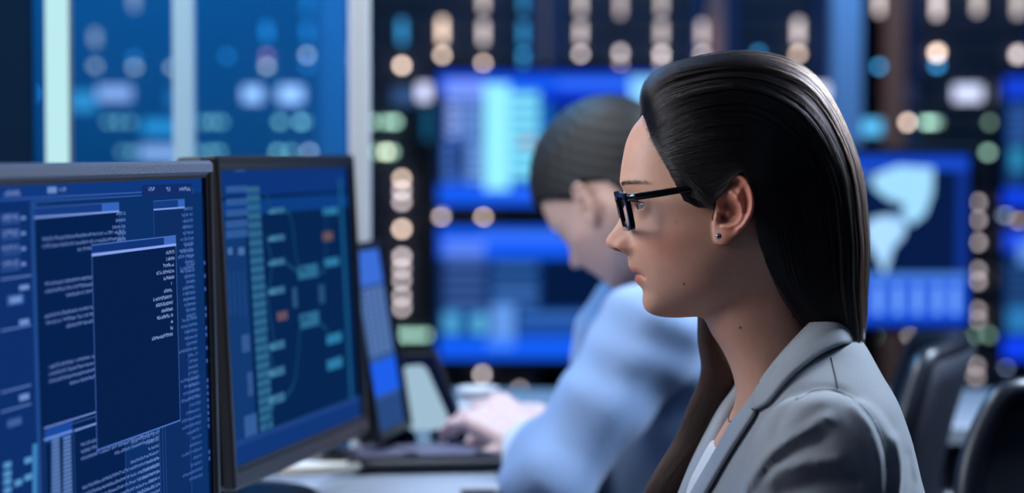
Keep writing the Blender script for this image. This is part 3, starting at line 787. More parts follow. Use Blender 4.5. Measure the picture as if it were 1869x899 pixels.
ANT2 = crom([(1344,362),(1350,348),(1352,340)], 6)
CON = crom([(1326,376),(1336,380),(1342,388),(1336,399),(1324,402)], 12)
ES = F/2.086
EARD = 2.086
def ear_uv(p):      # head-local -> photo pixels of the near side
    return CX+(HC.x-p[:, 0]-0)*ES, HZ+(CAMZ-(HC.z+p[:, 2]))*ES
def f_ear(p):
    px = CX+(HC.x-p[:, 0])*ES; py = HZ+(CAMZ-HC.z-p[:, 2])*ES+.7
    q = np.stack([px, py], 1)
    d = seg_d(q, _eo, True)*np.where(inside(q, _eo), -1, 1)         # px, outline
    k = 1/ES
    back = np.clip((px-1306)/66, -0.2, 1.1)
    base = .0760+.0150*back+.002*np.clip((400-py)/80, -1, 1)
    hgt = .0034*np.exp(-(seg_d(q, HEL)/4.2)**2)+.0034*np.exp(-(seg_d(q, ANT)/5.2)**2)+.0020*np.exp(-(seg_d(q, ANT2)/6)**2)
    hgt = hgt-.0075*np.exp(-(seg_d(q, CON)/9)**2)-.0060*np.exp(-(np.hypot((px-1321)/6.5, (py-395)/10))**2)
    hgt = hgt+.0030*np.exp(-(np.hypot((px-1309)/5, (py-397)/9))**2)    # tragus
    hgt = hgt-.0026*np.exp(-(seg_d(q, [(1326,338),(1342,334),(1356,345),(1361,365),(1359,388)])/4.5)**2)
    hgt = hgt+.0016*np.exp(-(np.hypot((px-1322)/13, (py-433)/12))**2)
    top = base+hgt
    th = .0042+.0005*0
    m = p[:, 1]-(top-th/2)
    fs = np.abs(m)-th/2
    out = d*k
    r = .0022
    return smax(fs, out, r)
def f_woman(w_):
    """world points -> distance"""
    p = np.stack([HC.x-w_[:, 0], MD-w_[:, 1], w_[:, 2]-HC.z], 1)
    f = f_head(p)
    # far ear mirrored, without relief cost: same field on |Y|
    pe = p.copy(); pe[:, 1] = np.abs(pe[:, 1])
    m = (np.abs(p[:, 0]) < .06) & (np.abs(p[:, 2]) < .075) & (pe[:, 1] > .045)
    e = np.full(len(p), .02)
    if m.any():
        px = CX+(HC.x-pe[m, 0])*ES; py = HZ+(CAMZ-HC.z-pe[m, 2])*ES
        q = np.stack([px, py], 1)
        dent = .0125*np.exp(-(seg_d(q, CON)/15)**4)+.006*np.exp(-(np.hypot((px-1342)/24, (py-365)/32))**4)
        f[m] = f[m]+dent
    if m.any(): e[m] = f_ear(pe[m])
    f = np.where(m, smin(f, e, .0022), f)
    n = f_loft(w_, NECK, MD)
    f = smin(f, n, .016)
    # hollow between windpipe and jaw, neck cord
    return f
def px2(p0): return (p0-CX)/SCL
def pz2(p0): return CAMZ-(p0-HZ)/SCL
# rows: photo py, front px, back px, half width (m)
NECK = [(430,1345,1480,.046),(470,1330,1490,.048),(540,1300,1487,.050),(575,1288,1487,.051),(604,1297,1490,.051),(640,1320,1497,.052),(672,1335,1503,.053),(700,1343,1510,.055),(725,1345,1520,.060),(750,1341,1535,.078),(776,1329,1550,.108),(822,1303,1573,.140),(860,1282,1585,.148),(899,1264,1590,.150),(1000,1240,1600,.142),(1200,1268,1592,.128),(1330,1270,1600,.14)]
def f_loft(w_, T, D, n=2.3, grow=0.0, zclip=True):
    py = HZ+(CAMZ-w_[:, 2])*(F/D)
    t = np.array(T, float); yy = t[:, 0]
    s = crom(t, 120)
    fr = np.interp(py, s[:, 0], s[:, 1]); bk = np.interp(py, s[:, 0], s[:, 2]); b = np.interp(py, s[:, 0], s[:, 3])+grow
    cx = ((fr+bk)/2-CX)/(F/D); a = (bk-fr)/2/(F/D)+grow
    dx = np.abs(w_[:, 0]-cx); dy = np.abs(w_[:, 1]-D)
    q = np.maximum((dx/a)**n+(dy/b)**n, 1e-6)**(1/n)
    g = np.sqrt((dx/a)**2/a**2+(dy/b)**2/b**2)/np.maximum(q, .2)
    f = (q-1)/np.maximum(g, 1/np.maximum(a, b))
    f = f*.8
    if zclip: f = smax(f, np.maximum((t[0, 0]-py), (py-t[-1, 0]))/(F/D), .02)
    return f

V, Q = nets(f_woman, (px2(1085), MD-.17, pz2(1345)), (px2(1640), MD+.17, pz2(95)), .0011, B=14)
# keep the crown out of sight under the hair: it stays one body with the neck and chest
Pw = np.stack([HC.x-V[:, 0], MD-V[:, 1], V[:, 2]-HC.z], 1)
mx_, my_, mz_ = 1340-Pw[:, 0]*SCL, np.abs(Pw[:, 1]), 400-Pw[:, 2]*SCL
skin = np.array(rgb(206, 154, 130)); cols = np.tile(skin, (len(V), 1))
def blend(c, w_):
    global cols
    w_ = np.clip(w_, 0, 1)[:, None]; cols = cols*(1-w_)+np.array(rgb(*c))*w_
fr_ = Pw[:, 0] > .03
rn = np.interp(mz_, [380, 520], [0, 1])
blend((206, 126, 106), .5*np.exp(-(np.hypot((mx_-1205)/45, (mz_-440)/38))**2)*(my_ > .01))
blend((198, 120, 104), .55*np.exp(-(np.hypot((mx_-1120)/18, (mz_-442)/15))**2))
lipm = np.exp(-((mz_-494)/7.5)**4)*np.exp(-(my_/.0235)**6)*fr_*np.clip((1192-mx_)/6, 0, 1)
lipm2 = np.exp(-((mz_-509)/8.5)**4)*np.exp(-(my_/.020)**6)*fr_*np.clip((1192-mx_)/6, 0, 1)
blend((182, 92, 84), .85*np.maximum(lipm, lipm2))
bz = 334-6*np.sin(np.clip((my_-.008)/.045, 0, 1)*2.2)+3
blend((90, 62, 52), .6*np.exp(-((mz_-bz)/4.2)**2)*np.clip((my_-.010)/.005, 0, 1)*np.clip((.047-my_)/.010, 0, 1)*fr_)
def spot(px, py, r, D, c=(70, 36, 30), s=.9):
    a = P(px, py, D); x, y = 1340-(HC.x-a.x)*SCL, 400-(a.z-HC.z)*SCL
    blend(c, s*np.exp(-(np.hypot(mx_-x, mz_-y)/r)**4)*(Pw[:, 1] > 0))
spot(1249, 518, 2.4, 2.115); spot(1352, 598, 2.6, 2.12); spot(1449, 578, 2.4, 2.12); spot(1234, 405, 1.5, 2.11, s=.6); spot(1257, 412, 1.2, 2.11, s=.5); spot(1196,436,1.2,2.12,s=.4)
blend((206, 104, 84), .5*np.clip((my_-.0765)/.004, 0, 1)*(mx_ > 1285)*(mx_ < 1380)*(mz_ > 290)*(mz_ < 460))
# hair roots on the scalp
hl = np.interp(mz_, [100, 213, 265, 300, 330, 345, 372, 420], [1172, 1174, 1192, 1212, 1245, 1262, 1285, 1400])
blend((22, 16, 15), np.clip((mx_-hl)/10, 0, 1)*np.clip((395-mz_)/12+np.clip((mx_-1385)/8, 0, 40), 0, 1)*(my_ < .0775-.004*(mx_ > 1300)*(mx_ < 1376)*(mz_ > 312)))
M_skin = bpy.data.materials.new('skin'); M_skin.use_nodes = True
nt = M_skin.node_tree; b = nt.nodes['Principled BSDF']; a = nt.nodes.new('ShaderNodeVertexColor'); a.layer_name = 'Col'
tc = nt.nodes.new('ShaderNodeTexCoord'); n1_ = nt.nodes.new('ShaderNodeTexNoise'); n1_.inputs['Scale'].default_value = 90; n1_.inputs['Detail'].default_value = 5
nt.links.new(tc.outputs['Object'], n1_.inputs['Vector'])
mr = nt.nodes.new('ShaderNodeMapRange'); mr.inputs[3].default_value = .90; mr.inputs[4].default_value = 1.08; nt.links.new(n1_.outputs['Fac'], mr.inputs[0])
vm = nt.nodes.new('ShaderNodeVectorMath'); vm.operation = 'SCALE'; nt.links.new(a.outputs[0], vm.inputs[0]); nt.links.new(mr.outputs[0], vm.inputs['Scale'])
nt.links.new(vm.outputs[0], b.inputs['Base Color']); b.inputs['Roughness'].default_value = .5; b.inputs['Specular IOR Level'].default_value = .4
b.inputs['Subsurface Weight'].default_value = .35; b.inputs['Subsurface Radius'].default_value = (1, .35, .2); b.inputs['Subsurface Scale'].default_value = .006
n2_ = nt.nodes.new('ShaderNodeTexNoise'); n2_.inputs['Scale'].default_value = 900; nt.links.new(tc.outputs['Object'], n2_.inputs['Vector'])
bp = nt.nodes.new('ShaderNodeBump'); bp.inputs['Strength'].default_value = .25; bp.inputs['Distance'].default_value = .0006
nt.links.new(n2_.outputs['Fac'], bp.inputs['Height']); nt.links.new(bp.outputs['Normal'], b.inputs['Normal'])

Wm = empty('person', (HC.x+.03, MD, 0), 'person in a grey suit jacket and black glasses with long dark hair, in profile', 'person')
Vr = relax(V, Q, 1, .6)
body = mk('body', Vr, Q, M_skin, Wm, True, cols)

def to_w(l): return Vector((HC.x-l[0], MD-l[1], HC.z+l[2]))
M_eye = mat('eye_white', rgb(140, 134, 134), .2); M_iris = mat('iris_brown', rgb(40, 30, 26), .1)
for s in (1, -1):
    e = to_w((EYE[0], s*EYE[1], EYE[2]))
    eo = MB().sphere(e, .0122, 16).build('eye', M_eye, Wm, True)
    MB().sphere(e+Vector((-.0060, 0, -.0006)), .0076, 12, .85).build('iris', M_iris, eo, True)
# ---- stud earring
ep = P(1311.5, 430.5, 2.086)
er = MB(); er.sphere(ep+Vector((0, -.0012, 0)), .0023, 10, 1, .7, 1)
for k in range(8):
    an = k*math.pi/4; er.sphere(ep+Vector((.0021*math.cos(an), -.0010, .0021*math.sin(an))), .0008, 6)
tag(er.build('stud_earring', mat('earring_metal', rgb(150, 150, 160), .2, .9), None, True), 'small dark silver stud earring in the grey-suited woman\'s ear lobe', 'earring')

# ---- glasses
M_gl = mat('black_acetate', rgb(10, 11, 15), .18, coat=.5)
gl = empty('eyeglasses', tuple(P(1130, 385, MD)), 'black rectangular eyeglasses worn by the grey-suited woman', 'eyeglasses')
def gx(px, py, Y):       # middle-plane pixel, lateral
    a = P(px, py, MD); return Vector((a.x, MD-Y, a.z))
def rim_pt(u, v, s):     # u 0..1 from bridge outwards, v 0 bottom..1 top
    Y = .010+.053*u
    top, bot = 351-1*u, 421-4*u
    py = bot+(top-bot)*v
    px = 1121+12*u**1.7+(1-v)*15
    return gx(px, py, Y*s)
def rim_loop(s, inset, n=44):
    pts = []
    for k in range(n):
        an = 2*math.pi*k/n; c, q = math.cos(an), math.sin(an); e = .38
        u = .5+(.5-inset)*abs(c)**e*(1 if c > 0 else -1); v = .5+(.5-inset*1.3)*abs(q)**e*(1 if q > 0 else -1)
        u2_ = .5+(u-.5)*(1-.10*(1-v)); pts.append(rim_pt(u2_, v, s))
    return pts
fm = MB()
for s in (1, -1):
    o, i_ = rim_loop(s, .0), rim_loop(s, .085); n = len(o); v = []; dpt = Vector((.0042, 0, .0003))
    v = o+i_+[p+dpt for p in o]+[p+dpt for p in i_]; f = []
    for k in range(n):
        k2 = (k+1) % n
        f += [(k, k2, n+k2, n+k), (2*n+k, 3*n+k, 3*n+k2, 2*n+k2), (k, 2*n+k, 2*n+k2, k2), (n+k, n+k2, 3*n+k2, 3*n+k)]
    fm.add(v, f)
br = [gx(1124, 366, .012), gx(1123, 361, .006), gx(1122.5, 360, 0), gx(1123, 361, -.006), gx(1124, 366, -.012)]
fm.tube([p+Vector((.002, 0, 0)) for p in br], .0024, 8)
for s in (1, -1): fm.box(gx(1136, 358, .0640*s)+Vector((.0015, 0, 0)), (.008, .0045, .0070), .0015)
fm.build('frame', M_gl, gl)
M_lens = bpy.data.materials.new('lens_glass'); M_lens.use_nodes = True; nt = M_lens.node_tree; nt.nodes.clear()
o_ = nt.nodes.new('ShaderNodeOutputMaterial'); mx = nt.nodes.new('ShaderNodeMixShader'); tr = nt.nodes.new('ShaderNodeBsdfTransparent'); gs = nt.nodes.new('ShaderNodeBsdfGlossy'); fz = nt.nodes.new('ShaderNodeValue')
tr.inputs[0].default_value = (.93, .96, 1, 1); gs.inputs['Roughness'].default_value = .05; fz.outputs[0].default_value = .05
nt.links.new(fz.outputs[0], mx.inputs[0]); nt.links.new(tr.outputs[0], mx.inputs[1]); nt.links.new(gs.outputs[0], mx.inputs[2]); nt.links.new(mx.outputs[0], o_.inputs[0])
for s in (1, -1):
    lp = [p+Vector((.002, 0, 0)) for p in rim_loop(s, .07)]; c_ = sum(lp, Vector())/len(lp)
    l2 = [p+Vector((.0012, 0, 0)) for p in lp]
    n = len(lp)
    mk('lens', lp+l2+[c_, c_+Vector((.0012, 0, 0))], [(k, (k+1) % n, 2*n) for k in range(n)]+[(n+(k+1) % n, n+k, 2*n+1) for k in range(n)]+[(k, n+k, n+(k+1) % n, (k+1) % n) for k in range(n)], M_lens, gl, True)
for s in (1, -1):
    pts = [gx(1139, 358, .0655*s), gx(1156, 355.5, .069*s), gx(1200, 349, .0735*s), gx(1240, 342.5, .0758*s), gx(1275, 338, .0752*s), gx(1320, 339, .0750*s), gx(1345, 362, .0735*s)]
    MB().tube(pts, [.0031, .0034, .0032, .0030, .0024, .0018, .0015], 10, flat=.55, up=(0, 0, 1)).build('temple', M_gl, gl, True)

# ---- hair
def mat_hair(name, c, c2, ro=.38):
    m = bpy.data.materials.new(name); m.use_nodes = True; nt = m.node_tree; b = nt.nodes['Principled BSDF']
    b.inputs['Base Color'].default_value = (*c, 1); b.inputs['Roughness'].default_value = ro; b.inputs['Specular IOR Level'].default_value = .45
    tc = nt.nodes.new('ShaderNodeTexCoord'); n = nt.nodes.new('ShaderNodeTexNoise'); n.inputs['Scale'].default_value = 250; nt.links.new(tc.outputs['Object'], n.inputs['Vector'])
    mx = nt.nodes.new('ShaderNodeMix'); mx.data_type = 'RGBA'; mx.inputs[6].default_value = (*c, 1); mx.inputs[7].default_value = (*c2, 1)
    nt.links.new(n.outputs['Fac'], mx.inputs[0]); nt.links.new(mx.outputs[2], b.inputs['Base Color']); return m
def mat_fibre(name, mel, rough=.22):
    m = bpy.data.materials.new(name); m.use_nodes = True; nt = m.node_tree; nt.nodes.clear()
    o = nt.nodes.new('ShaderNodeOutputMaterial'); h = nt.nodes.new('ShaderNodeBsdfHairPrincipled'); h.parametrization = 'COLOR'; h.inputs['Color'].default_value = (*mel, 1)
    h.inputs['Roughness'].default_value = rough; h.inputs['Radial Roughness'].default_value = .35
    h.inputs['Random Roughness'].default_value = .3
    nt.links.new(h.outputs[0], o.inputs[0]); return m
M_fib = mat_fibre('dark_hair_fibre', (.006, .0042, .0044), .26); M_fib2 = mat_fibre('brown_hair_fibre', (.05, .024, .016), .3)
M_hair = mat_hair('dark_hair', rgb(24, 17, 17), rgb(44, 30, 28)); M_hair2 = mat_hair('brown_hair', rgb(48, 30, 24), rgb(86, 56, 42))
G = [
 (0.0, [(1248,366,.0728),(1282,379,.0752),(1313,360,.0805),(1350,314,.090),(1371,346,.092),(1379,400,.084),(1388,452,.068),(1408,500,.060),(1442,556,.056),(1478,602,.052)]),
 (.30, [(1216,306,.068),(1255,304,.0765),(1318,294,.086),(1378,298,.092),(1422,350,.091),(1440,420,.080),(1455,490,.072),(1472,545,.066),(1500,590,.060),(1520,618,.054)]),
 (.62, [(1190,258,.052),(1225,232,.066),(1290,208,.077),(1375,205,.083),(1450,256,.083),(1497,345,.080),(1513,440,.075),(1522,530,.068),(1535,590,.058),(1546,628,.048)]),
 (.86, [(1177,220,.030),(1196,178,.046),(1255,150,.055),(1365,140,.061),(1468,182,.062),(1535,290,.061),(1555,420,.058),(1556,530,.052),(1560,590,.044),(1564,650,.036)]),
 (1.0, [(1171,206,.0),(1181,148,.0),(1238,114,.0),(1370,98,.0),(1487,146,.0),(1561,290,.0),(1581,430,.0),(1578,540,.0),(1575,600,.0),(1572,650,.0)]),
]
def guide_surface(nu, nt_):
    rows = np.stack([crom(g, nt_) for _, g in G])       # 5 x nt x 3
    uu = np.array([g[0] for g in G]); out = np.zeros((nu, nt_, 3))
    us = np.linspace(0, 1, nu)
    k = np.interp(us, uu, np.arange(5))
    for j in range(nt_):
        c = crom(rows[:, j], 201); out[:, j] = np.stack([np.interp(k, np.linspace(0, 4, 201), c[:, d]) for d in range(3)], 1)
    return out
NU, NT = 49, 120
HS = guide_surface(NU, NT)
# the near edge bends back towards the middle with a round shoulder
lat = HS[:, :, 2].copy()
us = np.linspace(0, 1, NU)
for j in range(NT):
    m_ = us > .86
    l86 = np.interp(.86, us, lat[:, j]); lat[m_, j] = l86*np.sqrt(np.clip(1-((us[m_]-.86)/.14)**2, 0, 1))
HS[:, :, 2] = np.maximum(lat, 0)
def hair_world(a, side, push=0.0):
    """a: (...,3) px, py, lateral -> world, pushed outwards from the head's axis"""
    px, py, l = a[..., 0], a[..., 1], a[..., 2]
    # photo pixels are seen at the near side: correct for its distance
    D = MD-l*1.0
    D = np.where(side > 0, D, D)
    x = (px-CX)*D/F; z = CAMZ-(py-HZ)*D/F
    y = MD-l*side
    cx, cz = (1370-CX)*MD/F, CAMZ-(np.clip(py, 300, 700)-HZ)*MD/F
    n = np.stack([x-cx, (y-MD)*1.6, z-cz], -1); n = n/np.maximum(np.linalg.norm(n, axis=-1, keepdims=True), 1e-6)
    return np.stack([x, y, z], -1)+n*(push if np.isscalar(push) else push[..., None])
vs = np.concatenate([hair_world(HS, 1, -.0022).reshape(-1, 3), hair_world(HS, -1, -.0022).reshape(-1, 3),
                     hair_world(HS, 1, -.0075).reshape(-1, 3), hair_world(HS, -1, -.0075).reshape(-1, 3)])
fs = []
for L in range(4):
    o = L*NU*NT
    for i in range(NU-1):
        for j in range(NT-1):
            q = (o+i*NT+j, o+(i+1)*NT+j, o+(i+1)*NT+j+1, o+i*NT+j+1); fs.append(q if L in (0, 3) else q[::-1])
for (A_o, B_o) in ((0, 2), (1, 3)):
    for j in range(NT-1): fs.append((A_o*NU*NT+j, A_o*NU*NT+j+1, B_o*NU*NT+j+1, B_o*NU*NT+j))
    for j in (0, NT-1):
        for i in range(NU-1): fs.append((A_o*NU*NT+i*NT+j, A_o*NU*NT+(i+1)*NT+j, B_o*NU*NT+(i+1)*NT+j, B_o*NU*NT+i*NT+j))
hair = mk('hair', vs, np.array(fs), M_hair, Wm, True)
def sample(u, t):
    i = np.clip(u*(NU-1), 0, NU-1.001); j = np.clip(t*(NT-1), 0, NT-1.001)
    i0, j0 = i.astype(int), j.astype(int); fi, fj = (i-i0)[..., None], (j-j0)[..., None]
    return (HS[i0, j0]*(1-fi)*(1-fj)+HS[i0+1, j0]*fi*(1-fj)+HS[i0, j0+1]*(1-fi)*fj+HS[i0+1, j0+1]*fi*fj)
def head_strands(n, side, K=30):
    u0 = RNG.random(n); t0 = RNG.random(n)**2*.45; t1 = np.minimum(1, t0+.45+RNG.random(n)*.6)
    tt = t0[:, None]+(t1-t0)[:, None]*np.linspace(0, 1, K)[None]
    clump = np.round(u0*46)/46
    uu = u0[:, None]+(clump-u0)[:, None]*tt**1.3*.9+.012*np.sin(tt*7+RNG.random(n)[:, None]*6)
    uu = np.clip(np.abs(uu), 0, 1)
    a = sample(uu, tt)
    ph = RNG.random(n)*6.28; push = (RNG.random(n)*.0028-.0016)[:, None]+.0011*np.sin(ph[:, None]+tt*(6+6*RNG.random(n)[:, None]))
    push = push+(.0040*np.sin(clump*151.0)[:, None]+.0012*np.sin(clump[:, None]*67+tt*5))*np.clip((uu-.5)/.3, .15, 1)*np.clip(tt*2, 0, 1)
    push = push*np.clip((tt-0)/.05, .2, 1)
    return hair_world(a, side, push)
S_ = np.concatenate([head_strands(11000, 1), head_strands(2500, -1)])
def highlight_strands(n, side, K=26):  # lighter brown strands, highlight streaks put into the hair colour
    u0 = .68+.32*RNG.random(n); t0 = .25+.35*RNG.random(n); t1 = np.minimum(1, t0+.3+.5*RNG.random(n))
    tt = t0[:, None]+(t1-t0)[:, None]*np.linspace(0, 1, K)[None]
    cl = np.round(u0*60)/60; uu = np.clip(cl[:, None]+(RNG.random(n)[:, None]-.5)*.014+.02*np.sin(tt*5+cl[:, None]*90), 0, 1)
    pu = (.0012+.0032*RNG.random(n))[:, None]*np.sin(np.pi*np.linspace(.02, .98, K))[None]+.0008*np.sin(tt*11+u0[:, None]*80)
    return hair_world(sample(uu, tt), side, pu)
strands('hair_strands', np.concatenate([highlight_strands(1500, 1), highlight_strands(300, -1)]), .00013, M_fib2, hair)
strands('hair_strands', S_, .000085, M_fib, hair)
# short wisps along the hairline and above the ear
def wisps(n, K=12):
    t = RNG.random(n)
    hlp = crom([(1173,212),(1182,244),(1196,272),(1214,298),(1236,320),(1256,340),(1266,362)], 60); hl_ = crom([(.012,),(.035,),(.055,),(.0655,),(.071,),(.0735,),(.0745,)], 60)
    i = t*59; i0 = np.clip(i.astype(int), 0, 58); f = (i-i0)[:, None]
    s = hlp[i0]*(1-f)+hlp[i0+1]*f; l = (hl_[i0]*(1-f)+hl_[i0+1]*f)[:, 0]
    di = np.stack([30+20*RNG.random(n), -22+26*RNG.random(n)+t*34], 1)*(.5+.8*RNG.random(n))[:, None]
    k = np.linspace(0, 1, K)
    xy = s[:, None]+(RNG.normal(0, 2.5, (n, 1, 2)))+di[:, None]*k[None, :, None]; xy[:, :, 1] += -6*np.sin(k*3.1)[None]
    ll = l[:, None]+.008*k[None]+.0012
    return hair_world(np.concatenate([xy, ll[..., None]], -1), 1, 0.0)
strands('hairline_wisps', wisps(900), .00006, M_fib, hair)
# flyaways
fl = []
for k in range(46):
    u = .8+.2*random.random(); t0 = .1+.8*random.random(); K = 12
    a = sample(np.full(K, u), np.linspace(t0, min(1, t0+.12), K)); pu = np.linspace(0, .004+.012*random.random()**2, K)
    fl.append(hair_world(a, 1 if random.random() < .6 else -1, pu))
strands('flyaway_hairs', np.array(fl), .00004, M_fib, hair)

# lock of hair falling in front of the far shoulder
def lock_pt(u, t, dl):
    L = crom([(1275,560),(1276,620),(1283,680),(1262,740),(1238,800),(1208,850),(1180,905),(1165,980),(1160,1050)], 60)
    R_ = crom([(1296,560),(1318,620),(1343,680),(1350,735),(1330,790),(1300,835),(1268,895),(1240,960),(1225,1050)], 60)
    DD = crom([(.062,),(.070,),(.078,),(.085,),(.090,),(.092,),(.092,),(.09,),(.09,)], 60)[:, 0]
    i = np.clip(t*59, 0, 58.999); i0 = i.astype(int); f = i-i0
    l = L[i0]*(1-f)[..., None]+L[i0+1]*f[..., None]; r = R_[i0]*(1-f)[..., None]+R_[i0+1]*f[..., None]
    d = DD[i0]
    q = l*(1-u)[..., None]+r*u[..., None]
    D = MD+d-dl
    return np.stack([(q[..., 0]-CX)*D/F, D, CAMZ-(q[..., 1]-HZ)*D/F], -1)
nu, ntt = 24, 50
U, T = np.meshgrid(np.linspace(0, 2*np.pi, nu, endpoint=False), np.linspace(0, 1, ntt), indexing='ij')
vl = lock_pt(.5-.49*np.cos(U), T, .014*np.sin(U)).reshape(-1, 3)
fl = [(i*ntt+j, ((i+1) % nu)*ntt+j, ((i+1) % nu)*ntt+j+1, i*ntt+j+1) for i in range(nu) for j in range(ntt-1)]
lock = mk('hair_lock', vl, np.array(fl), M_hair, Wm, True)
n, K = 2600, 30
th = RNG.random(n)*2*np.pi; tt = np.tile(np.linspace(0, 1, K), (n, 1)); th = th[:, None]+.5*np.sin(tt*5+RNG.random(n)[:, None]*6)
rr_ = 1.02+.10*RNG.random(n)[:, None]*(1+.8*tt*RNG.random(n)[:, None])
strands('hair_strands', lock_pt(.5-.49*np.cos(th)*rr_, tt, .0145*np.sin(th)*rr_), .00009, M_fib2, lock)
# lashes
la = []
for k in range(70):
    a_ = -.9+1.8*k/69; e = EYE+np.array([.0134*math.cos(a_)*.97, .0134*math.sin(a_), .0030]); K = 6
    la.append([to_w(e+np.array([.0095*q*math.cos(a_), .0095*q*math.sin(a_), -.0012*q+.0050*q*q])) for q in np.linspace(0, 1, K)])
strands('eyelashes', np.array(la), .00024, M_hair, body)
br_ = []
for k in range(150):
    Yb = .010+.036*random.random(); pyb = 335-6*math.sin((Yb-.008)/.045*2.2)+3+random.uniform(-3, 3)
    z = lz(pyb); xs = np.linspace(.02, .12, 300); pp = np.stack([xs, np.full(300, Yb), np.full(300, z)], 1); fv = f_head(pp)
    ii = np.where(fv < 0)[0]
    if len(ii) == 0: continue
    x = xs[ii[-1]]; br_.append([to_w((x+.0003+.0006*q-.004*q*q*.5, Yb+.005*q, z+.0022*q*(1-.5*q))) for q in np.linspace(0, 1, 5)])
strands('eyebrow_hairs', np.array(br_), .00008, M_hair, body)
# ---------------------------------------------------------------- the woman's jacket, top and necklace
def sheet(grid, th, out=None):
    """closed thin shell over an (n, m, 3) grid, second side offset by th along the surface normal"""
    g = np.asarray(grid, float); n, m, _ = g.shape
    du = np.gradient(g, axis=0); dv = np.gradient(g, axis=1); nn = np.cross(du, dv); nn /= np.maximum(np.linalg.norm(nn, axis=2, keepdims=True), 1e-9)
    h = g+nn*th; V_ = np.concatenate([g.reshape(-1, 3), h.reshape(-1, 3)]); N = n*m; f = []
    for i in range(n-1):
        for j in range(m-1):
            a, b, c, d = i*m+j, (i+1)*m+j, (i+1)*m+j+1, i*m+j+1
            f.append((a, b, c, d)); f.append((N+d, N+c, N+b, N+a))
    for j in range(m-1):
        f.append((j, j+1, N+j+1, N+j)); k = (n-1)*m+j; f.append((k+1, k, N+k, N+k+1))
    for i in range(n-1):
        a = i*m; f.append((a+m, a, N+a, N+a+m)); a = i*m+m-1; f.append((a, a+m, N+a+m, N+a))
    return V_, np.array(f)
def cloth_mat(name, c, scale=1500, rough=.8, sheen=.25, bump=.22):
    m = mat(name, c, rough, sheen=sheen); nt = m.node_tree; b = nt.nodes['Principled BSDF']
    tc = nt.nodes.new('ShaderNodeTexCoord'); wv = nt.nodes.new('ShaderNodeTexWave'); wv.inputs['Scale'].default_value = scale/6; wv.inputs['Distortion'].default_value = 1.0; wv.bands_direction = 'Z'
    w2 = nt.nodes.new('ShaderNodeTexWave'); w2.inputs['Scale'].default_value = scale/6; w2.bands_direction = 'X'; w2.inputs['Distortion'].default_value = 1.0
    nz = nt.nodes.new('ShaderNodeTexNoise'); nz.inputs['Scale'].default_value = 500; nz.inputs['Detail'].default_value = 3
    ad = nt.nodes.new('ShaderNodeMath'); ad.operation = 'ADD'; ad2 = nt.nodes.new('ShaderNodeMath'); ad2.operation = 'ADD'
    for q in (wv, w2, nz): nt.links.new(tc.outputs['Object'], q.inputs['Vector'])
    nt.links.new(wv.outputs['Fac'], ad.inputs[0]); nt.links.new(w2.outputs['Fac'], ad.inputs[1]); nt.links.new(ad.outputs[0], ad2.inputs[0]); nt.links.new(nz.outputs['Fac'], ad2.inputs[1])
    bp = nt.nodes.new('ShaderNodeBump'); bp.inputs['Strength'].default_value = bump; bp.inputs['Distance'].default_value = .0004
    nt.links.new(ad2.outputs[0], bp.inputs['Height']); nt.links.new(bp.outputs['Normal'], b.inputs['Normal'])
    mr = nt.nodes.new('ShaderNodeMapRange'); mr.inputs[3].default_value = .86; mr.inputs[4].default_value = 1.12; nt.links.new(nz.outputs['Fac'], mr.inputs[0])
    vm = nt.nodes.new('ShaderNodeVectorMath'); vm.operation = 'SCALE'; vm.inputs[0].default_value = c; nt.links.new(mr.outputs[0], vm.inputs['Scale']); nt.links.new(vm.outputs[0], b.inputs['Base Color'])
    return m
M_suit = cloth_mat('grey_suit_cloth', rgb(158, 162, 170)); M_line = mat('dark_seam_thread', rgb(62, 64, 74), .9); M_top = cloth_mat('white_top_cloth', rgb(225, 225, 228), bump=.2)
JT = [(596,1392,1562,.058),(640,1366,1584,.100),(680,1352,1604,.142),(712,1346,1622,.168),(745,1332,1636,.178),(800,1305,1655,.182),(860,1278,1670,.184),(899,1262,1680,.182),(1000,1238,1690,.172),(1150,1245,1672,.160),(1330,1260,1670,.158)]
SHN = np.array(P(1503, 852, 2.005)); ELN = np.array(P(1478, 1290, 2.0)); 
def mirr(a): b = np.array(a, float); b[1] = 2*MD-b[1]; return b
WRN = np.array(P(1140, 1250, 2.06)); HAN = np.array(P(1060, 1235, 2.08))
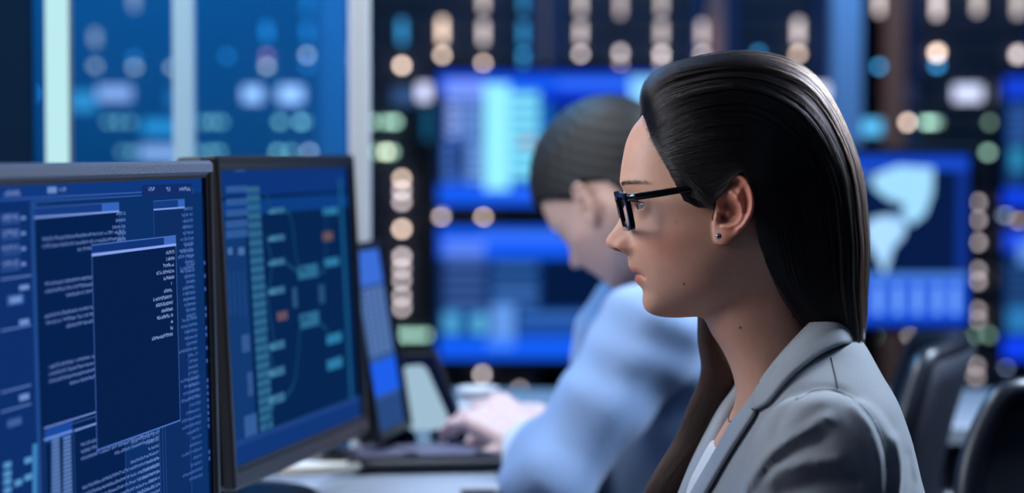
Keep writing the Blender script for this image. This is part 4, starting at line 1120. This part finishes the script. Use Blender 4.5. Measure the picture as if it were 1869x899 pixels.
def f_jacket(w_):
    q = w_.copy(); far = q[:, 1] > MD; q[:, 1] = np.where(far, 2*MD-q[:, 1], q[:, 1])
    t = f_loft(w_, JT, MD, n=2.4)
    arm = cap(q, SHN, ELN, .0575, .050)
    # rounded sleeve head
    sh = ell(q, SHN+np.array([.000, -.004, .006]), (.058, .052, .056))
    arm = smin(arm, sh, .02)
    fore = cap(q, ELN, WRN, .048, .034)
    arm = smin(arm, fore, .02)
    X_, Y_ = proj(w_[:, 0], np.minimum(w_[:, 1], 2.1), w_[:, 2])
    pq = np.stack([X_, Y_], 1); near = (w_[:, 1] < MD-.03)
    f = smin(t, arm, .010)
    wr = np.zeros(len(w_))
    wr = wr+.0060*np.exp(-(seg_d(pq, [(1508,762),(1462,788),(1408,826),(1368,880),(1350,930)])/11)**2)
    wr = wr-.0050*np.exp(-(seg_d(pq, [(1500,800),(1450,818),(1405,856),(1375,905)])/11)**2)
    wr = wr+.0055*np.exp(-(seg_d(pq, [(1530,838),(1480,842),(1420,856),(1384,890),(1370,940)])/11)**2)
    wr = wr-.0050*np.exp(-(seg_d(pq, [(1560,880),(1500,878),(1430,900)])/14)**2)
    wr = wr+.0040*np.exp(-(seg_d(pq, [(1636,800),(1648,850),(1640,910)])/9)**2)-.003*np.exp(-(seg_d(pq, [(1655,830),(1664,880),(1660,920)])/9)**2)
    wr = wr+.0030*np.exp(-(seg_d(pq, [(1560,742),(1590,778),(1604,830),(1606,899)])/8)**2)
    wr = wr-.0032*np.exp(-(seg_d(pq, [(1529,712),(1559,726),(1591,764),(1611,804),(1622,852),(1624,960)])/6)**2)
    wr = wr-.0026*np.exp(-(seg_d(pq, [(1529,712),(1500,710),(1475,716),(1452,728),(1432,750),(1415,790)])/7)**2)
    wr = wr+.0030*np.exp(-(seg_d(pq, [(1500,730),(1470,742),(1440,775)])/14)**2)
    f = f-wr*near
    # opening at the neck and down the front
    py = HZ+(CAMZ-w_[:, 2])*(F/MD); vx = np.interp(py, [560, 620, 680, 740, 828, 899, 990], [.088, .086, .080, .068, .048, .030, 0.0])
    px = CX+w_[:, 0]*(F/MD)
    v = np.abs(w_[:, 1]-MD)-vx
    cutx = (px-np.interp(py, [560, 640, 700, 760, 899], [1515, 1480, 1460, 1415, 1330]))/(F/MD)
    f = smax(f, -smax(v, cutx, .004), .004)
    cuff = ((w_[:, 0]-WRN[0]))*-1
    return smax(f, cuff, .002)
Vj, Qj = nets(f_jacket, (P(1080, 600, MD).x-.03, MD-.27, CAMZ-(1335-HZ)/SCL), (P(1730, 600, MD).x, MD+.27, CAMZ-(588-HZ)/SCL), .0034, B=12)
Vj = relax(Vj, Qj, 3, .5)
jac = mk('suit_jacket', Vj, Qj, M_suit, Wm, True)
bvh = BVHTree.FromPolygons([tuple(v) for v in Vj], [tuple(int(i) for i in q) for q in Qj])
camv = Vector((0, 0, CAMZ))
def hit(px, py, lift=0.0, D0=None):
    d = (P(px, py, 1.0)-camv).normalized()
    loc, no, _, _ = bvh.ray_cast(camv, d)
    if loc is None: return P(px, py, D0 or MD)
    if no.dot(d) > 0: no = -no
    return loc+no*lift
def lat_pt(px, py, l): return P(px, py, MD-l)
cin = [(1541,559,0),(1526,561,.030),(1503,572,.046),(1479,588,.056),(1447,620,.063),(1415,656,.064),(1388,692,.062),(1387,699,.062)]
cout_px = [(1579,620),(1573,622),(1548,633),(1531,640),(1500,654),(1468,676),(1440,700),(1420,724),(1407,740),(1385,751)]
def clamp_lat(p, lo, hi): return Vector((p.x, min(max(p.y, MD-hi), MD-lo), p.z))
NS = 40
inn = crom(cin, NS); A_ = np.array([lat_pt(*r) for r in inn])
co = crom(cout_px, NS); B_o = []
lo_l = crom([(0,),(.03,),(.058,),(.07,),(.088,),(.10,),(.105,),(.105,),(.10,),(.088,)], NS)[:, 0]
for (a, b), l in zip(co, lo_l):
    p = lat_pt(a, b, l); h_ = hit(a, b, .006)
    if b > 632 and abs(h_.y-p.y) < .09: p = h_
    B_o.append(p)
B_o = np.array(B_o)
for _ in range(6): B_o[1:-1] = (B_o[:-2]+2*B_o[1:-1]+B_o[2:])/4
def strip(A, B, bulge, nrm, M_=9):
    A, B = np.asarray(A), np.asarray(B); t = np.linspace(0, 1, M_)
    g = A[:, None]*(1-t)[None, :, None]+B[:, None]*t[None, :, None]
    nn = np.asarray(nrm); bb = bulge*np.sin(np.pi*np.clip(t, 0, 1))**.8
    return g+nn[:, None]*bb[None, :, None]
def outward(A, B):
    mid = (A+B)/2; ax = np.array([P(1450, 640, MD).x, MD, 0]); n = mid-ax; n[:, 2] = .03; return n/np.linalg.norm(n, axis=1, keepdims=True)
mirror_y = lambda g: np.stack([g[..., 0], 2*MD-g[..., 1], g[..., 2]], -1)
nrm = outward(A_, B_o)
g1 = strip(A_, B_o, .006, nrm)
# a little roll of cloth on the inside of the fold line
inner = A_-nrm*.004+np.array([0, 0, -.012]); inner2 = A_-nrm*.002+np.array([0, 0, -.003])
g1 = np.concatenate([inner[:, None], inner2[:, None], (A_+np.array([0, 0, .0008]))[:, None], g1[:, 1:]], 1)
full = np.concatenate([g1, mirror_y(g1)[::-1][1:]][::1], 0) if False else np.concatenate([mirror_y(g1)[::-1], g1[1:]], 0)
v_, f_ = sheet(full, -.0028); collar = mk('collar', v_, f_, M_suit, jac, True)
# lapels
lin = [(1388,692,.062),(1360,736,.056),(1332,772,.048),(1300,828,.036),(1260,897,.022),(1225,965,.008),(1205,1020,-.006)]
lout = [(1384,753),(1383,760),(1360,796),(1332,840),(1300,897),(1262,965),(1232,1020)]
LI = np.array([lat_pt(*r) for r in crom(lin, 40)]); lo2 = crom(lout, 40); ll = crom([(.082,),(.084,),(.080,),(.070,),(.055,),(.04,),(.02,)], 40)[:, 0]; LO = []
for (a, b), l in zip(lo2, ll):
    p = lat_pt(a, b, l); h_ = hit(a, b, .006)
    if abs(h_.y-p.y) < .06: p = h_
    LO.append(p)
LO = np.array(LO)
for _ in range(8): LO[1:-1] = (LO[:-2]+2*LO[1:-1]+LO[2:])/4
fn_ = np.tile(np.array([-.45, -.89, .1]), (40, 1)); g2 = strip(LI, LO, .005, fn_)
i2 = LI-fn_*.003+np.array([.006, .006, 0]); g2 = np.concatenate([i2[:, None], g2], 1)
v_, f_ = sheet(g2, -.0028); mk('lapel', v_, f_, M_suit, jac, True)
gm = mirror_y(g2)+np.array([-.0, .0, 0]); v_, f_ = sheet(gm[:, ::-1], -.0028); mk('lapel', v_, f_, M_suit, jac, True)
# seams
def seam(pts, lift, r, name='seam', m=None, n=60):
    q = [hit(a, b, lift) for a, b in crom(pts, n)]
    q = [p for i, p in enumerate(q) if i == 0 or (p-q[i-1]).length < .02]
    arr = np.array(q)
    for _ in range(3): arr[1:-1] = (arr[:-2]+2*arr[1:-1]+arr[2:])/4
    MB().tube([Vector(p) for p in arr], r, 6).build(name, m or M_suit, jac, True)
seam([(1517,652),(1521,672),(1526,694),(1529,711)], .0001, .0005, m=M_line)
seam([(1452,728),(1475,716),(1500,710),(1529,712),(1559,727),(1578,746),(1592,764),(1611,804),(1621,850),(1623,910)], -.0002, .0010, m=M_suit)
seam([(1452,731),(1475,719),(1500,713),(1529,715),(1557,730),(1575,748),(1589,766),(1608,806),(1618,850),(1620,910)], -.0002, .0005, m=M_line)
gs_ = [Vector(lat_pt(1388,697,.0665))+Vector((-.002,-.005,0)), Vector(lat_pt(1385,722,.0775))+Vector((-.003,-.009,0)), Vector(lat_pt(1382,751,.0855))+Vector((-.003,-.010,0))]
MB().tube(gs_, .0005, 6).build('seam', M_line, jac, True)
# white top
def f_top(w_):
    a = f_loft(w_, NECK, MD, grow=.0030, zclip=False)
    py = HZ+(CAMZ-w_[:, 2])*(F/MD); lat_ = np.abs(w_[:, 1]-MD)
    up_ = (815-6*np.clip(lat_/.05, 0, 1)-py)/(F/MD)
    s = smax(a, np.maximum(up_, (py-1330)/(F/MD)), .003)
    return smax(s, -f_loft(w_, NECK, MD, grow=-.004, zclip=False), .001)
Vt, Qt = nets(f_top, (P(1200, 700, MD).x, MD-.16, CAMZ-(1335-HZ)/SCL), (P(1640, 700, MD).x, MD+.16, CAMZ-(640-HZ)/SCL), .0030, B=12)
mk('white_top', relax(Vt, Qt, 2), Qt, M_top, Wm, True)
# thin necklace
nb = BVHTree.FromPolygons([tuple(v) for v in Vr[::1]], [tuple(int(i) for i in q) for q in Q])
nk = []
for k in range(41):
    a_ = -1.35+2.7*k/40
    c_ = Vector((P(1440, 740, MD).x, MD, P(1360, 716+52*math.cos(a_)**2*1.0, MD).z))
    d_ = Vector((-math.cos(a_), -math.sin(a_), 0)); o_p = c_+d_*.3
    loc, no, _, _ = nb.ray_cast(o_p, -d_)
    if loc is not None: nk.append(loc+d_*.0006)
if len(nk) > 3: tag(MB().tube(nk, .0005, 5).build('necklace', mat('necklace_silver', rgb(150, 140, 140), .3, .9), None, True), 'thin silver chain around the neck of the grey-suited woman', 'necklace')

# hands
def hand_caps(wr, pd, up, side, L=.19, curl=.5):
    """wrist point, pointing direction, back-of-hand normal, side (+1 thumb towards pd x up)"""
    pd = np.array(pd, float); pd /= np.linalg.norm(pd); up = np.array(up, float); up -= pd*(up@pd); up /= np.linalg.norm(up)
    sd = np.cross(pd, up)*side; s = L/.19; wr = np.array(wr, float); out = []
    def q(a, b, c): return wr+(pd*a+sd*b+up*c)*s
    for b in (-.028, -.010, .010, .027): out.append((q(.0, b*.7, 0), q(.085, b, .003), .0150*s, .0125*s))
    for b, ln, sp in ((-.031, .062, -.12), (-.011, .078, -.03), (.010, .085, .04), (.029, .075, .12)):
        p = q(.085, b, .003); an = 0.15
        for j, (fr, r0, r1) in enumerate(((.46, .0095, .0085), (.30, .0085, .0078), (.24, .0078, .0062))):
            an2 = an+curl*(.55, .75, .6)[j]; an = an2
            d = pd*math.cos(an)-up*math.sin(an)+sd*sp; d /= np.linalg.norm(d); n_ = p+d*ln*fr*s
            out.append((p, n_, r0*s, r1*s)); p = n_
    p = q(.015, .026, -.006)
    for fr, (a, b, c), r0, r1 in ((.045, (.62, .72, -.30), .0145, .0110), (.034, (.86, .42, -.28), .0105, .0092), (.026, (.96, .12, -.25), .0092, .0070)):
        d = pd*a+sd*b+up*c; d /= np.linalg.norm(d); n_ = p+d*fr*s; out.append((p, n_, r0*s, r1*s)); p = n_
    return out
def caps_mesh(name, caps_, h, k, m, parent):
    A1 = np.array([np.minimum(np.array(c[0]), np.array(c[1])) for c in caps_]).min(0)-.03; A2 = np.array([np.maximum(np.array(c[0]), np.array(c[1])) for c in caps_]).max(0)+.03
    def f(w_):
        r = None
        for c in caps_:
            d = cap(w_, *c); r = d if r is None else smin(r, d, k)
        return r
    v, q = nets(f, A1, A2, h, B=10); v = relax(v, q, 1)
    return mk(name, v, q, m, parent, True, cols=np.tile(skin, (len(v), 1)))
for sgn in (1, -1):
    wr_ = WRN if sgn > 0 else mirr(WRN)
    cs_ = hand_caps(wr_+np.array([-.0, 0, -.005]), (-1, .25*sgn, -.12), (0, 0, 1), -sgn, .175, .35)+[(wr_+np.array([.05, 0, 0]), wr_, .026, .022)]
    caps_mesh('hand', cs_, .0025, .003, M_skin, body)
# ---------------------------------------------------------------- desks and what stands on them
M_desk = mat('desk_white', rgb(160, 168, 182), .45, noise=.04); M_leg = mat('desk_leg', rgb(60, 64, 72), .5, .5)
def desk(label, x0, x1, y0, y1, group=None):
    r = empty('desk', ((x0+x1)/2, (y0+y1)/2, 0), label, 'desk', group)
    MB().box(((x0+x1)/2, (y0+y1)/2, DESK-.0155), (x1-x0, y1-y0, .03), .004).build('desk_top', M_desk, r)
    for xx in (x0+.05, x1-.05):
        for yy in (y0+.05, y1-.05): MB().box((xx, yy, (DESK-.031)/2), (.045, .045, DESK-.031), .004).build('leg', M_leg, r)
    return r
desk('white desk under the two large monitors', -1.2, -.06, 1.35, 2.795)
desk('white desk where the man in the blue shirt works', -.44, -.015, 2.80, 3.165)
desk('white side desk beyond the hands of the man in the blue shirt', -.17, .12, 3.46, 3.95)
desk('white desk between the two office chairs at the right', .59, 1.15, 3.42, 3.95)

# narrow monitor seen almost edge-on
TL3, TR3 = P(630, 446, 2.93), P(692, 452, 3.10)
h3 = Vector((TR3.x-TL3.x, TR3.y-TL3.y, 0)); W3 = h3.length; h3.normalize(); n3h = Vector((h3.y, -h3.x, 0)); tau = math.radians(9)
up3 = (zz*math.cos(tau)-n3h*math.sin(tau)).normalized(); n3 = (n3h*math.cos(tau)+zz*math.sin(tau)).normalized()
H3 = .245; BL3 = TL3-up3*H3
mon3, S3 = monitor('desk_monitor', 'small monitor with a bright blue page, nearly edge-on beside the pale post', BL3, h3, up3, n3, W3, H3, .008, M_black, M_black, DESK, depth=.02)
w3, t3 = S3.W, S3.H
S3.rect(0, 0, w3, t3, (50, 88, 150), .0002); S3.rect(.001, t3*.80, w3-.001, t3-.001, (60, 110, 215)); S3.rect(.001, t3*.20, w3-.001, t3*.38, (30, 95, 235)); S3.rect(.001, .001, w3-.001, t3*.18, (40, 74, 130))
for k in range(14):
    for j in range(5): S3.rect(w3*(.08+.18*j), t3*(.42+.026*k), w3*(.20+.18*j), t3*(.434+.026*k), (110, 140, 190))
S3.build('screen', mon3)
# dark tablet display leaning on its stand, with a pale window and a round button below it
tb = [P(700, 642, 3.14), P(800, 640, 3.15), P(876, 822, 3.085), P(700, 830, 3.08)]
tn = (tb[1]-tb[0]).cross(tb[3]-tb[0]).normalized(); tn = -tn if tn.y > 0 else tn
tx = (tb[2]-tb[3]).normalized(); tn = (tn-tx*tn.dot(tx)).normalized(); ty = tn.cross(tx).normalized(); ty = ty if ty.z > 0 else -ty
tr_ = empty('tablet_display', tuple(Vector((tb[3].x+.06, 3.09, DESK))), 'dark tablet display leaning back with a pale white window, right of the edge-on monitor', 'tablet')
def tquad(pts, t, m, nm, par, off=0):
    n_ = tn; v = [p+n_*off for p in pts]+[p+n_*(off-t) for p in pts]; k = len(pts)
    f = [tuple(range(k)), tuple(range(2*k-1, k-1, -1))]+[(i, i+k, (i+1) % k+k, (i+1) % k) for i in range(k)]
    return mk(nm, v, f, m, par)
def tp(px, py):
    a = camv; d = P(px, py, 1.0)-a; k = (tb[3]-a).dot(tn)/d.dot(tn); return a+d*k
tquad([tp(716, 642), tp(798, 640), tp(866, 818), tp(716, 822)], .012, M_black, 'casing', tr_)
tquad([tp(721, 650), tp(793, 648), tp(856, 811), tp(721, 816)], .001, mat('tablet_glass', rgb(8, 18, 46), .15), 'screen', tr_, .0008)
tquad([tp(729, 680), tp(742, 668), tp(770, 666), tp(779, 674), tp(818, 760), tp(812, 778), tp(790, 786), tp(752, 786), tp(741, 774)], .0006, emis_mat('pale_window_glow', rgb(160, 190, 210), 1.0), 'white_window', tr_, .0016)
tquad([tp(757, 784), tp(782, 784), tp(788, 806), tp(778, 818), tp(764, 816)], .0006, emis_mat('pale_button_glow', rgb(110, 145, 180), 1.0), 'button_icon', tr_, .0016)
MB().tube([tp(780, 720)-tn*.012, Vector((tp(780, 720).x, 3.155, DESK+.004))], .005, 8).build('stand', M_black, tr_)

# keyboard in front of the man
def keyboard(label, c, yaw, w_=.36, d_=.125, kc=(104, 104, 134), group=None):
    r = empty('keyboard', (c[0], c[1], DESK), label, 'keyboard', group); Rz = Matrix.Rotation(yaw, 3, 'Z')
    MB().box((c[0], c[1], DESK+.010), (w_, d_, .014), .004, Rz).build('case', M_dark, r)
    m = MB()
    for i in range(5):
        for j in range(15):
            if i == 0 and 4 < j < 10: continue
            o = Rz @ Vector((-w_/2+.014+(j+.5)*(w_-.028)/15, -d_/2+.012+(i+.5)*(d_-.02)/5, 0)); m.box((c[0]+o.x, c[1]+o.y, DESK+.020), (.0175, .0175, .007), .002, Rz)
    o = Rz @ Vector((0, -d_/2+.012+.5*(d_-.02)/5, 0)); m.box((c[0]+o.x, c[1]+o.y, DESK+.020), (.11, .0175, .007), .002, Rz)
    m.build('keys', mat('key_plastic', rgb(*kc), .45), r)
kp = PZ(790, 852, DESK)
keyboard('dark keyboard lying before the hands of the man in the blue shirt', (kp.x+.012, 2.965), math.radians(8), .235, .12)
# white keyboard edge, papers and cable under the second monitor
ppz = PZ(560, 850, DESK)
M_paper = mat('paper', rgb(226, 228, 224), .8)
pp = MB()
for k, (dx, dy, a) in enumerate(((0, 0, .25), (.01, .012, .1), (-.012, .02, .42))): pp.box((ppz.x-.01+dx, 2.97+dy, DESK+.0014+.0012*k), (.21, .15, .001), 0, Matrix.Rotation(a, 3, 'Z'))
tag(pp.build('paper_sheets', M_paper), 'loose white paper sheets lying under the second monitor', 'paper')
cab = [PZ(470, 893, DESK+.004)] + [Vector((ppz.x+a, b, DESK+.010)) for a, b in ((-.07, 2.86), (.0, 2.85), (.05, 2.87), (.085, 2.93), (.09, 3.0), (.075, 3.06), (.06, 3.10))]
tag(MB().tube([Vector(p) for p in crom([tuple(c) for c in cab], 50)], .0055, 10).build('cable', mat('cable_beige', rgb(170, 162, 148), .5), None, True), 'thick beige cable curving around the papers under the second monitor', 'cable')

# paper cup
cp = P(873, 760, 3.11)
cup = empty('paper_cup', (cp.x, 3.11, DESK), 'pale paper cup standing behind the hands of the man in the blue shirt', 'cup')
# ---- the man
M_shirt = cloth_mat('light_blue_shirt_cloth', rgb(138, 166, 210), bump=.3); M_cuff = cloth_mat('cuff_cloth', rgb(228, 234, 244), bump=.2)
MC = P(1138, 374, 3.04)
PH, PS = math.radians(37), math.radians(30)
MSC = .93
fwd = np.array([-math.cos(PS)*math.cos(PH), math.sin(PS)*math.cos(PH), -math.sin(PH)])
upm = np.array([-math.cos(PS)*math.sin(PH), math.sin(PS)*math.sin(PH), math.cos(PH)])
lfm = np.cross(fwd, upm); lfm = lfm if lfm[1] < 0 else -lfm
MCa = np.array(MC)
def to_m(w_):
    d = (w_-MCa)/MSC; return np.stack([d@fwd, d@lfm, d@upm], 1)
def m2w(l): return MCa+MSC*(l[0]*fwd+l[1]*lfm+l[2]*upm)
nkt, nkb = m2w((-.035, 0, -.05)), np.array(P(1235, 560, 3.13))
def f_man_skin(w_):
    p = to_m(w_); f = f_head(p)*MSC
    pe = p.copy(); pe[:, 1] = np.abs(pe[:, 1]); m = (np.abs(p[:, 0]) < .06) & (np.abs(p[:, 2]) < .075) & (pe[:, 1] > .045)
    e = np.full(len(p), .02)
    if m.any(): e[m] = f_ear(pe[m])*MSC
    f = np.where(m, smin(f, e, .003), f)
    return smin(f, cap(w_, nkt, nkb, .056, .060), .012)
lo_ = MCa-.19; hi_ = MCa+.19; hi_[0] += .03; lo_[2] -= .06
Vm, Qm = nets(f_man_skin, lo_, hi_, .0030, B=12)
Mn = empty('person', (float(P(1210, 600, 3.15).x), 3.16, 0), 'man in a light blue shirt bending over his desk, behind the woman in profile', 'person')
skin2 = np.array(rgb(226, 184, 168)); mb_ = mk('body', relax(Vm, Qm, 1), Qm, M_skin, Mn, True, cols=np.tile(skin2, (len(Vm), 1)))
def f_mhair(w_):
    p = to_m(w_); X, Y, Z = p[:, 0], p[:, 1], p[:, 2]
    nz = .0007*np.sin(X*320+Y*220)*np.sin(Y*370+Z*290)
    top = np.clip((Z-.02)/.08, 0, 1)
    f = f_skull(X, Y, Z)-(.007+.006*top)+nz
    # hairline: forehead, around the ears, nape
    line = np.where(X > .035, .072-.0*X-.55*np.clip(.10-X, 0, 1)*.0, np.interp(X, [-.10, -.05, -.03, .0, .03, .035], [-.055, -.045, .02, .038, .028, .045]))
    line = np.where(X > .035, np.interp(X, [.035, .055, .075, .09, .12], [.035, .052, .066, .070, .072]), line)
    return smax(f, line-Z, .004)*MSC
Vh, Qh = nets(f_mhair, lo_, hi_, .0030, B=12)
mh = mk('hair', Vh, Qh, mat_hair('short_dark_hair', rgb(9, 7, 8), rgb(16, 12, 12), .65), Mn, True)
for s in (1, -1):
    e = Vector(m2w((EYE[0], s*EYE[1], EYE[2]))); MB().sphere(e, .0125, 12).build('eye', M_eye, Mn, True)
def Pm(px, py, D): return np.array(P(px, py, D))
msh, mel, mwr = Pm(1188, 612, 2.96), Pm(988, 900, 2.86), Pm(972, 818, 2.93)
fsh, fel, fwr = Pm(1160, 600, 3.36), Pm(1085, 810, 3.36), Pm(1030, 786, 3.07)
def wfold(w_):
    return .0022*np.sin(w_[:, 0]*42+w_[:, 2]*64+2*np.sin(w_[:, 2]*20))+.0015*np.sin(w_[:, 0]*90-w_[:, 2]*40)
def f_shirt(w_):
    t = cap(w_, Pm(1215, 655, 3.16), Pm(1330, 1130, 3.18), .120, .155)
    t = smin(t, cap(w_, msh, fsh, .062, .062), .05)
    t = smin(t, cap(w_, Pm(1225, 545, 3.13), Pm(1215, 640, 3.15), .062, .10), .04)
    a = smin(cap(w_, msh, mel, .062, .052), cap(w_, mel, mwr, .050, .034), .03)
    b = smin(cap(w_, fsh, fel, .060, .050), cap(w_, fel, fwr, .048, .033), .03)
    f = smin(smin(t, a, .03), b, .03)
    f = f-wfold(w_)
    d = Pm(1175, 500, 3.10)-nkb; d /= np.linalg.norm(d)
    return smax(f, -cap(w_, nkt, nkb, .058, .058), .003)
Vs, Qs = nets(f_shirt, (-.05, 2.72, DESK-.06), (.62, 3.52, 1.10), .006, B=10)
sh_ = mk('shirt', relax(Vs, Qs, 3), Qs, M_shirt, Mn, True)
# collar of the shirt: a standing band folded over
ax = np.array(nkt)-nkb; ax /= np.linalg.norm(ax); s1 = np.cross(ax, (0, 1, 0)); s1 /= np.linalg.norm(s1); s2 = np.cross(ax, s1)
gr = []
for k in range(49):
    an = 2*math.pi*k/48; rd = s1*math.cos(an)+s2*math.sin(an); base = nkb+ax*.062
    gr.append([base+rd*.062-ax*.02, base+rd*.063+ax*.012, base+rd*.067+ax*.016, base+rd*.074+ax*.004, base+rd*.084-ax*.018, base+rd*.090-ax*.030])
v_, f_ = sheet(np.array(gr), .002); mk('shirt_collar', v_, f_, M_shirt, sh_, True)
d1 = (mwr-mel)/np.linalg.norm(mwr-mel)
MB().tube([Vector(mwr-d1*.045), Vector(mwr-d1*.02), Vector(mwr+d1*.012)], [.041, .040, .036], 24).build('cuff', M_cuff, sh_, True)
d2 = (fwr-fel)/np.linalg.norm(fwr-fel)
MB().tube([Vector(fwr-d2*.04), Vector(fwr-d2*.02), Vector(fwr+d2*.008)], [.040, .039, .035], 24).build('cuff', M_cuff, sh_, True)
hc1 = hand_caps(mwr+d1*.015, (-.62, .62, .30), (.1, -.75, .75), -1, .185, .55)+[(mwr-d1*.03, mwr+d1*.02, .027, .024)]
hc2 = hand_caps(fwr+d2*.01, (-1, .15, .02), (.0, -.55, .8), 1, .19, .65)+[(fwr-d2*.03, fwr+d2*.02, .027, .024)]
for hc_ in (hc1, hc2):
    o_h = caps_mesh('hand', hc_, .003, .003, M_skin, mb_)
    a_ = o_h.data.color_attributes['Col']; a_.data.foreach_set('color', np.tile(np.append(rgb(244, 212, 206), 1), len(o_h.data.vertices)).astype(np.float32))  # hands paler than his face, brightness put into their skin colour
# cup standing where he can reach it
m_ = MB(); m_.lathe((cp.x, 3.11, DESK), [(.020, .001), (.0265, .076), (.025, .076), (.019, .006)]); m_.build('cup_body', mat('cup_paper', rgb(236, 239, 241), .6), cup, True)
m_ = MB(); m_.lathe((cp.x, 3.11, DESK), [(.0275, .074), (.028, .079), (.026, .085), (.023, .085), (.023, .082)]); m_.build('cup_lid', mat('cup_lid_white', rgb(225, 228, 232), .4), cup, True)

# ---- office chairs
M_mesh = mat('chair_mesh', rgb(18, 26, 46), .7, bump=.8, bscale=900); M_chair = mat('chair_black', rgb(22, 26, 38), .35)
def office_chair(label, cx, cy, yaw, bw=.46, top=1.0, low=.52, sheen=False):
    r = empty('office_chair', (cx, cy, 0), label, 'chair', 'office chairs at the right'); Rz = Matrix.Rotation(yaw, 3, 'Z')
    def at(x, y, z): return Vector((cx, cy, 0))+Rz @ Vector((x, y, z))
    # backrest: curved panel, padded rim
    n, m = 15, 15; g = []
    for i in range(n):
        u = -1+2*i/(n-1); row = []
        for j in range(m):
            v = j/(m-1); w2 = bw/2*(1-.22*max(0, (v-.6)/.4)**2.5-.10*(1-v)**2)
            row.append(at(u*w2, -.22-.05*(1-u*u)-.05*v+.03*math.sin(v*3), low+(top-low)*(v-.03*u*u*v)))
        g.append(row)
    g = np.array(g); v_, f_ = sheet(g, .022); bk_ = mk('backrest', v_, f_, M_mesh, r, True)
    loop = [g[0, j] for j in range(m)]+[g[i, -1] for i in range(1, n)]+[g[-1, j] for j in range(m-2, -1, -1)]+[g[i, 0] for i in range(n-2, 0, -1)]
    lp = crom(loop+[loop[0]], 120); MB().tube([Vector(p) for p in lp], .016, 10).build('back_frame', M_chair, bk_, True)
    MB().box(at(0, .0, .47), (.48, .46, .07), .03, Rz).build('seat', M_mesh, r)
    MB().tube([at(0, -.20, .43), at(0, -.30, .50), at(0, -.31, .62), at(0, -.29, low+.22)], .022, 10).build('back_support', M_chair, r, True)
    MB().tube([at(0, 0, .44), at(0, 0, .11)], [.028, .026], 14).build('gas_lift', M_chair, r, True)
    for k in range(5):
        a = 2*math.pi*k/5+.3; e = at(.29*math.cos(a), .29*math.sin(a), .075)
        MB().tube([at(0, 0, .12), e], [.022, .014], 10).build('leg', M_chair, r, True)
        MB().lathe((e.x, e.y, .0), [(.012, .002), (.026, .012), (.026, .045), (.012, .058)]).build('caster', M_chair, r, True)
    for s in (-1, 1):
        MB().tube([at(s*.22, -.02, .44), at(s*.28, -.02, .50), at(s*.28, -.02, .66)], .014, 10).build('arm_post', M_chair, r, True)
        MB().box(at(s*.28, -.0, .675), (.07, .25, .03), .012, Rz).build('armrest', M_chair, r)
    return r
office_chair('black office chair with a glossy curved back, behind the grey-suited shoulder', .275, 3.20, math.radians(82), .37, P(1700, 632, 3.1).z, .50)
office_chair('dark mesh-backed office chair cut off by the right edge', P(2072, 800, 2.7).x, 2.44, math.radians(174), .44, P(1830, 704, 2.7).z, .50)
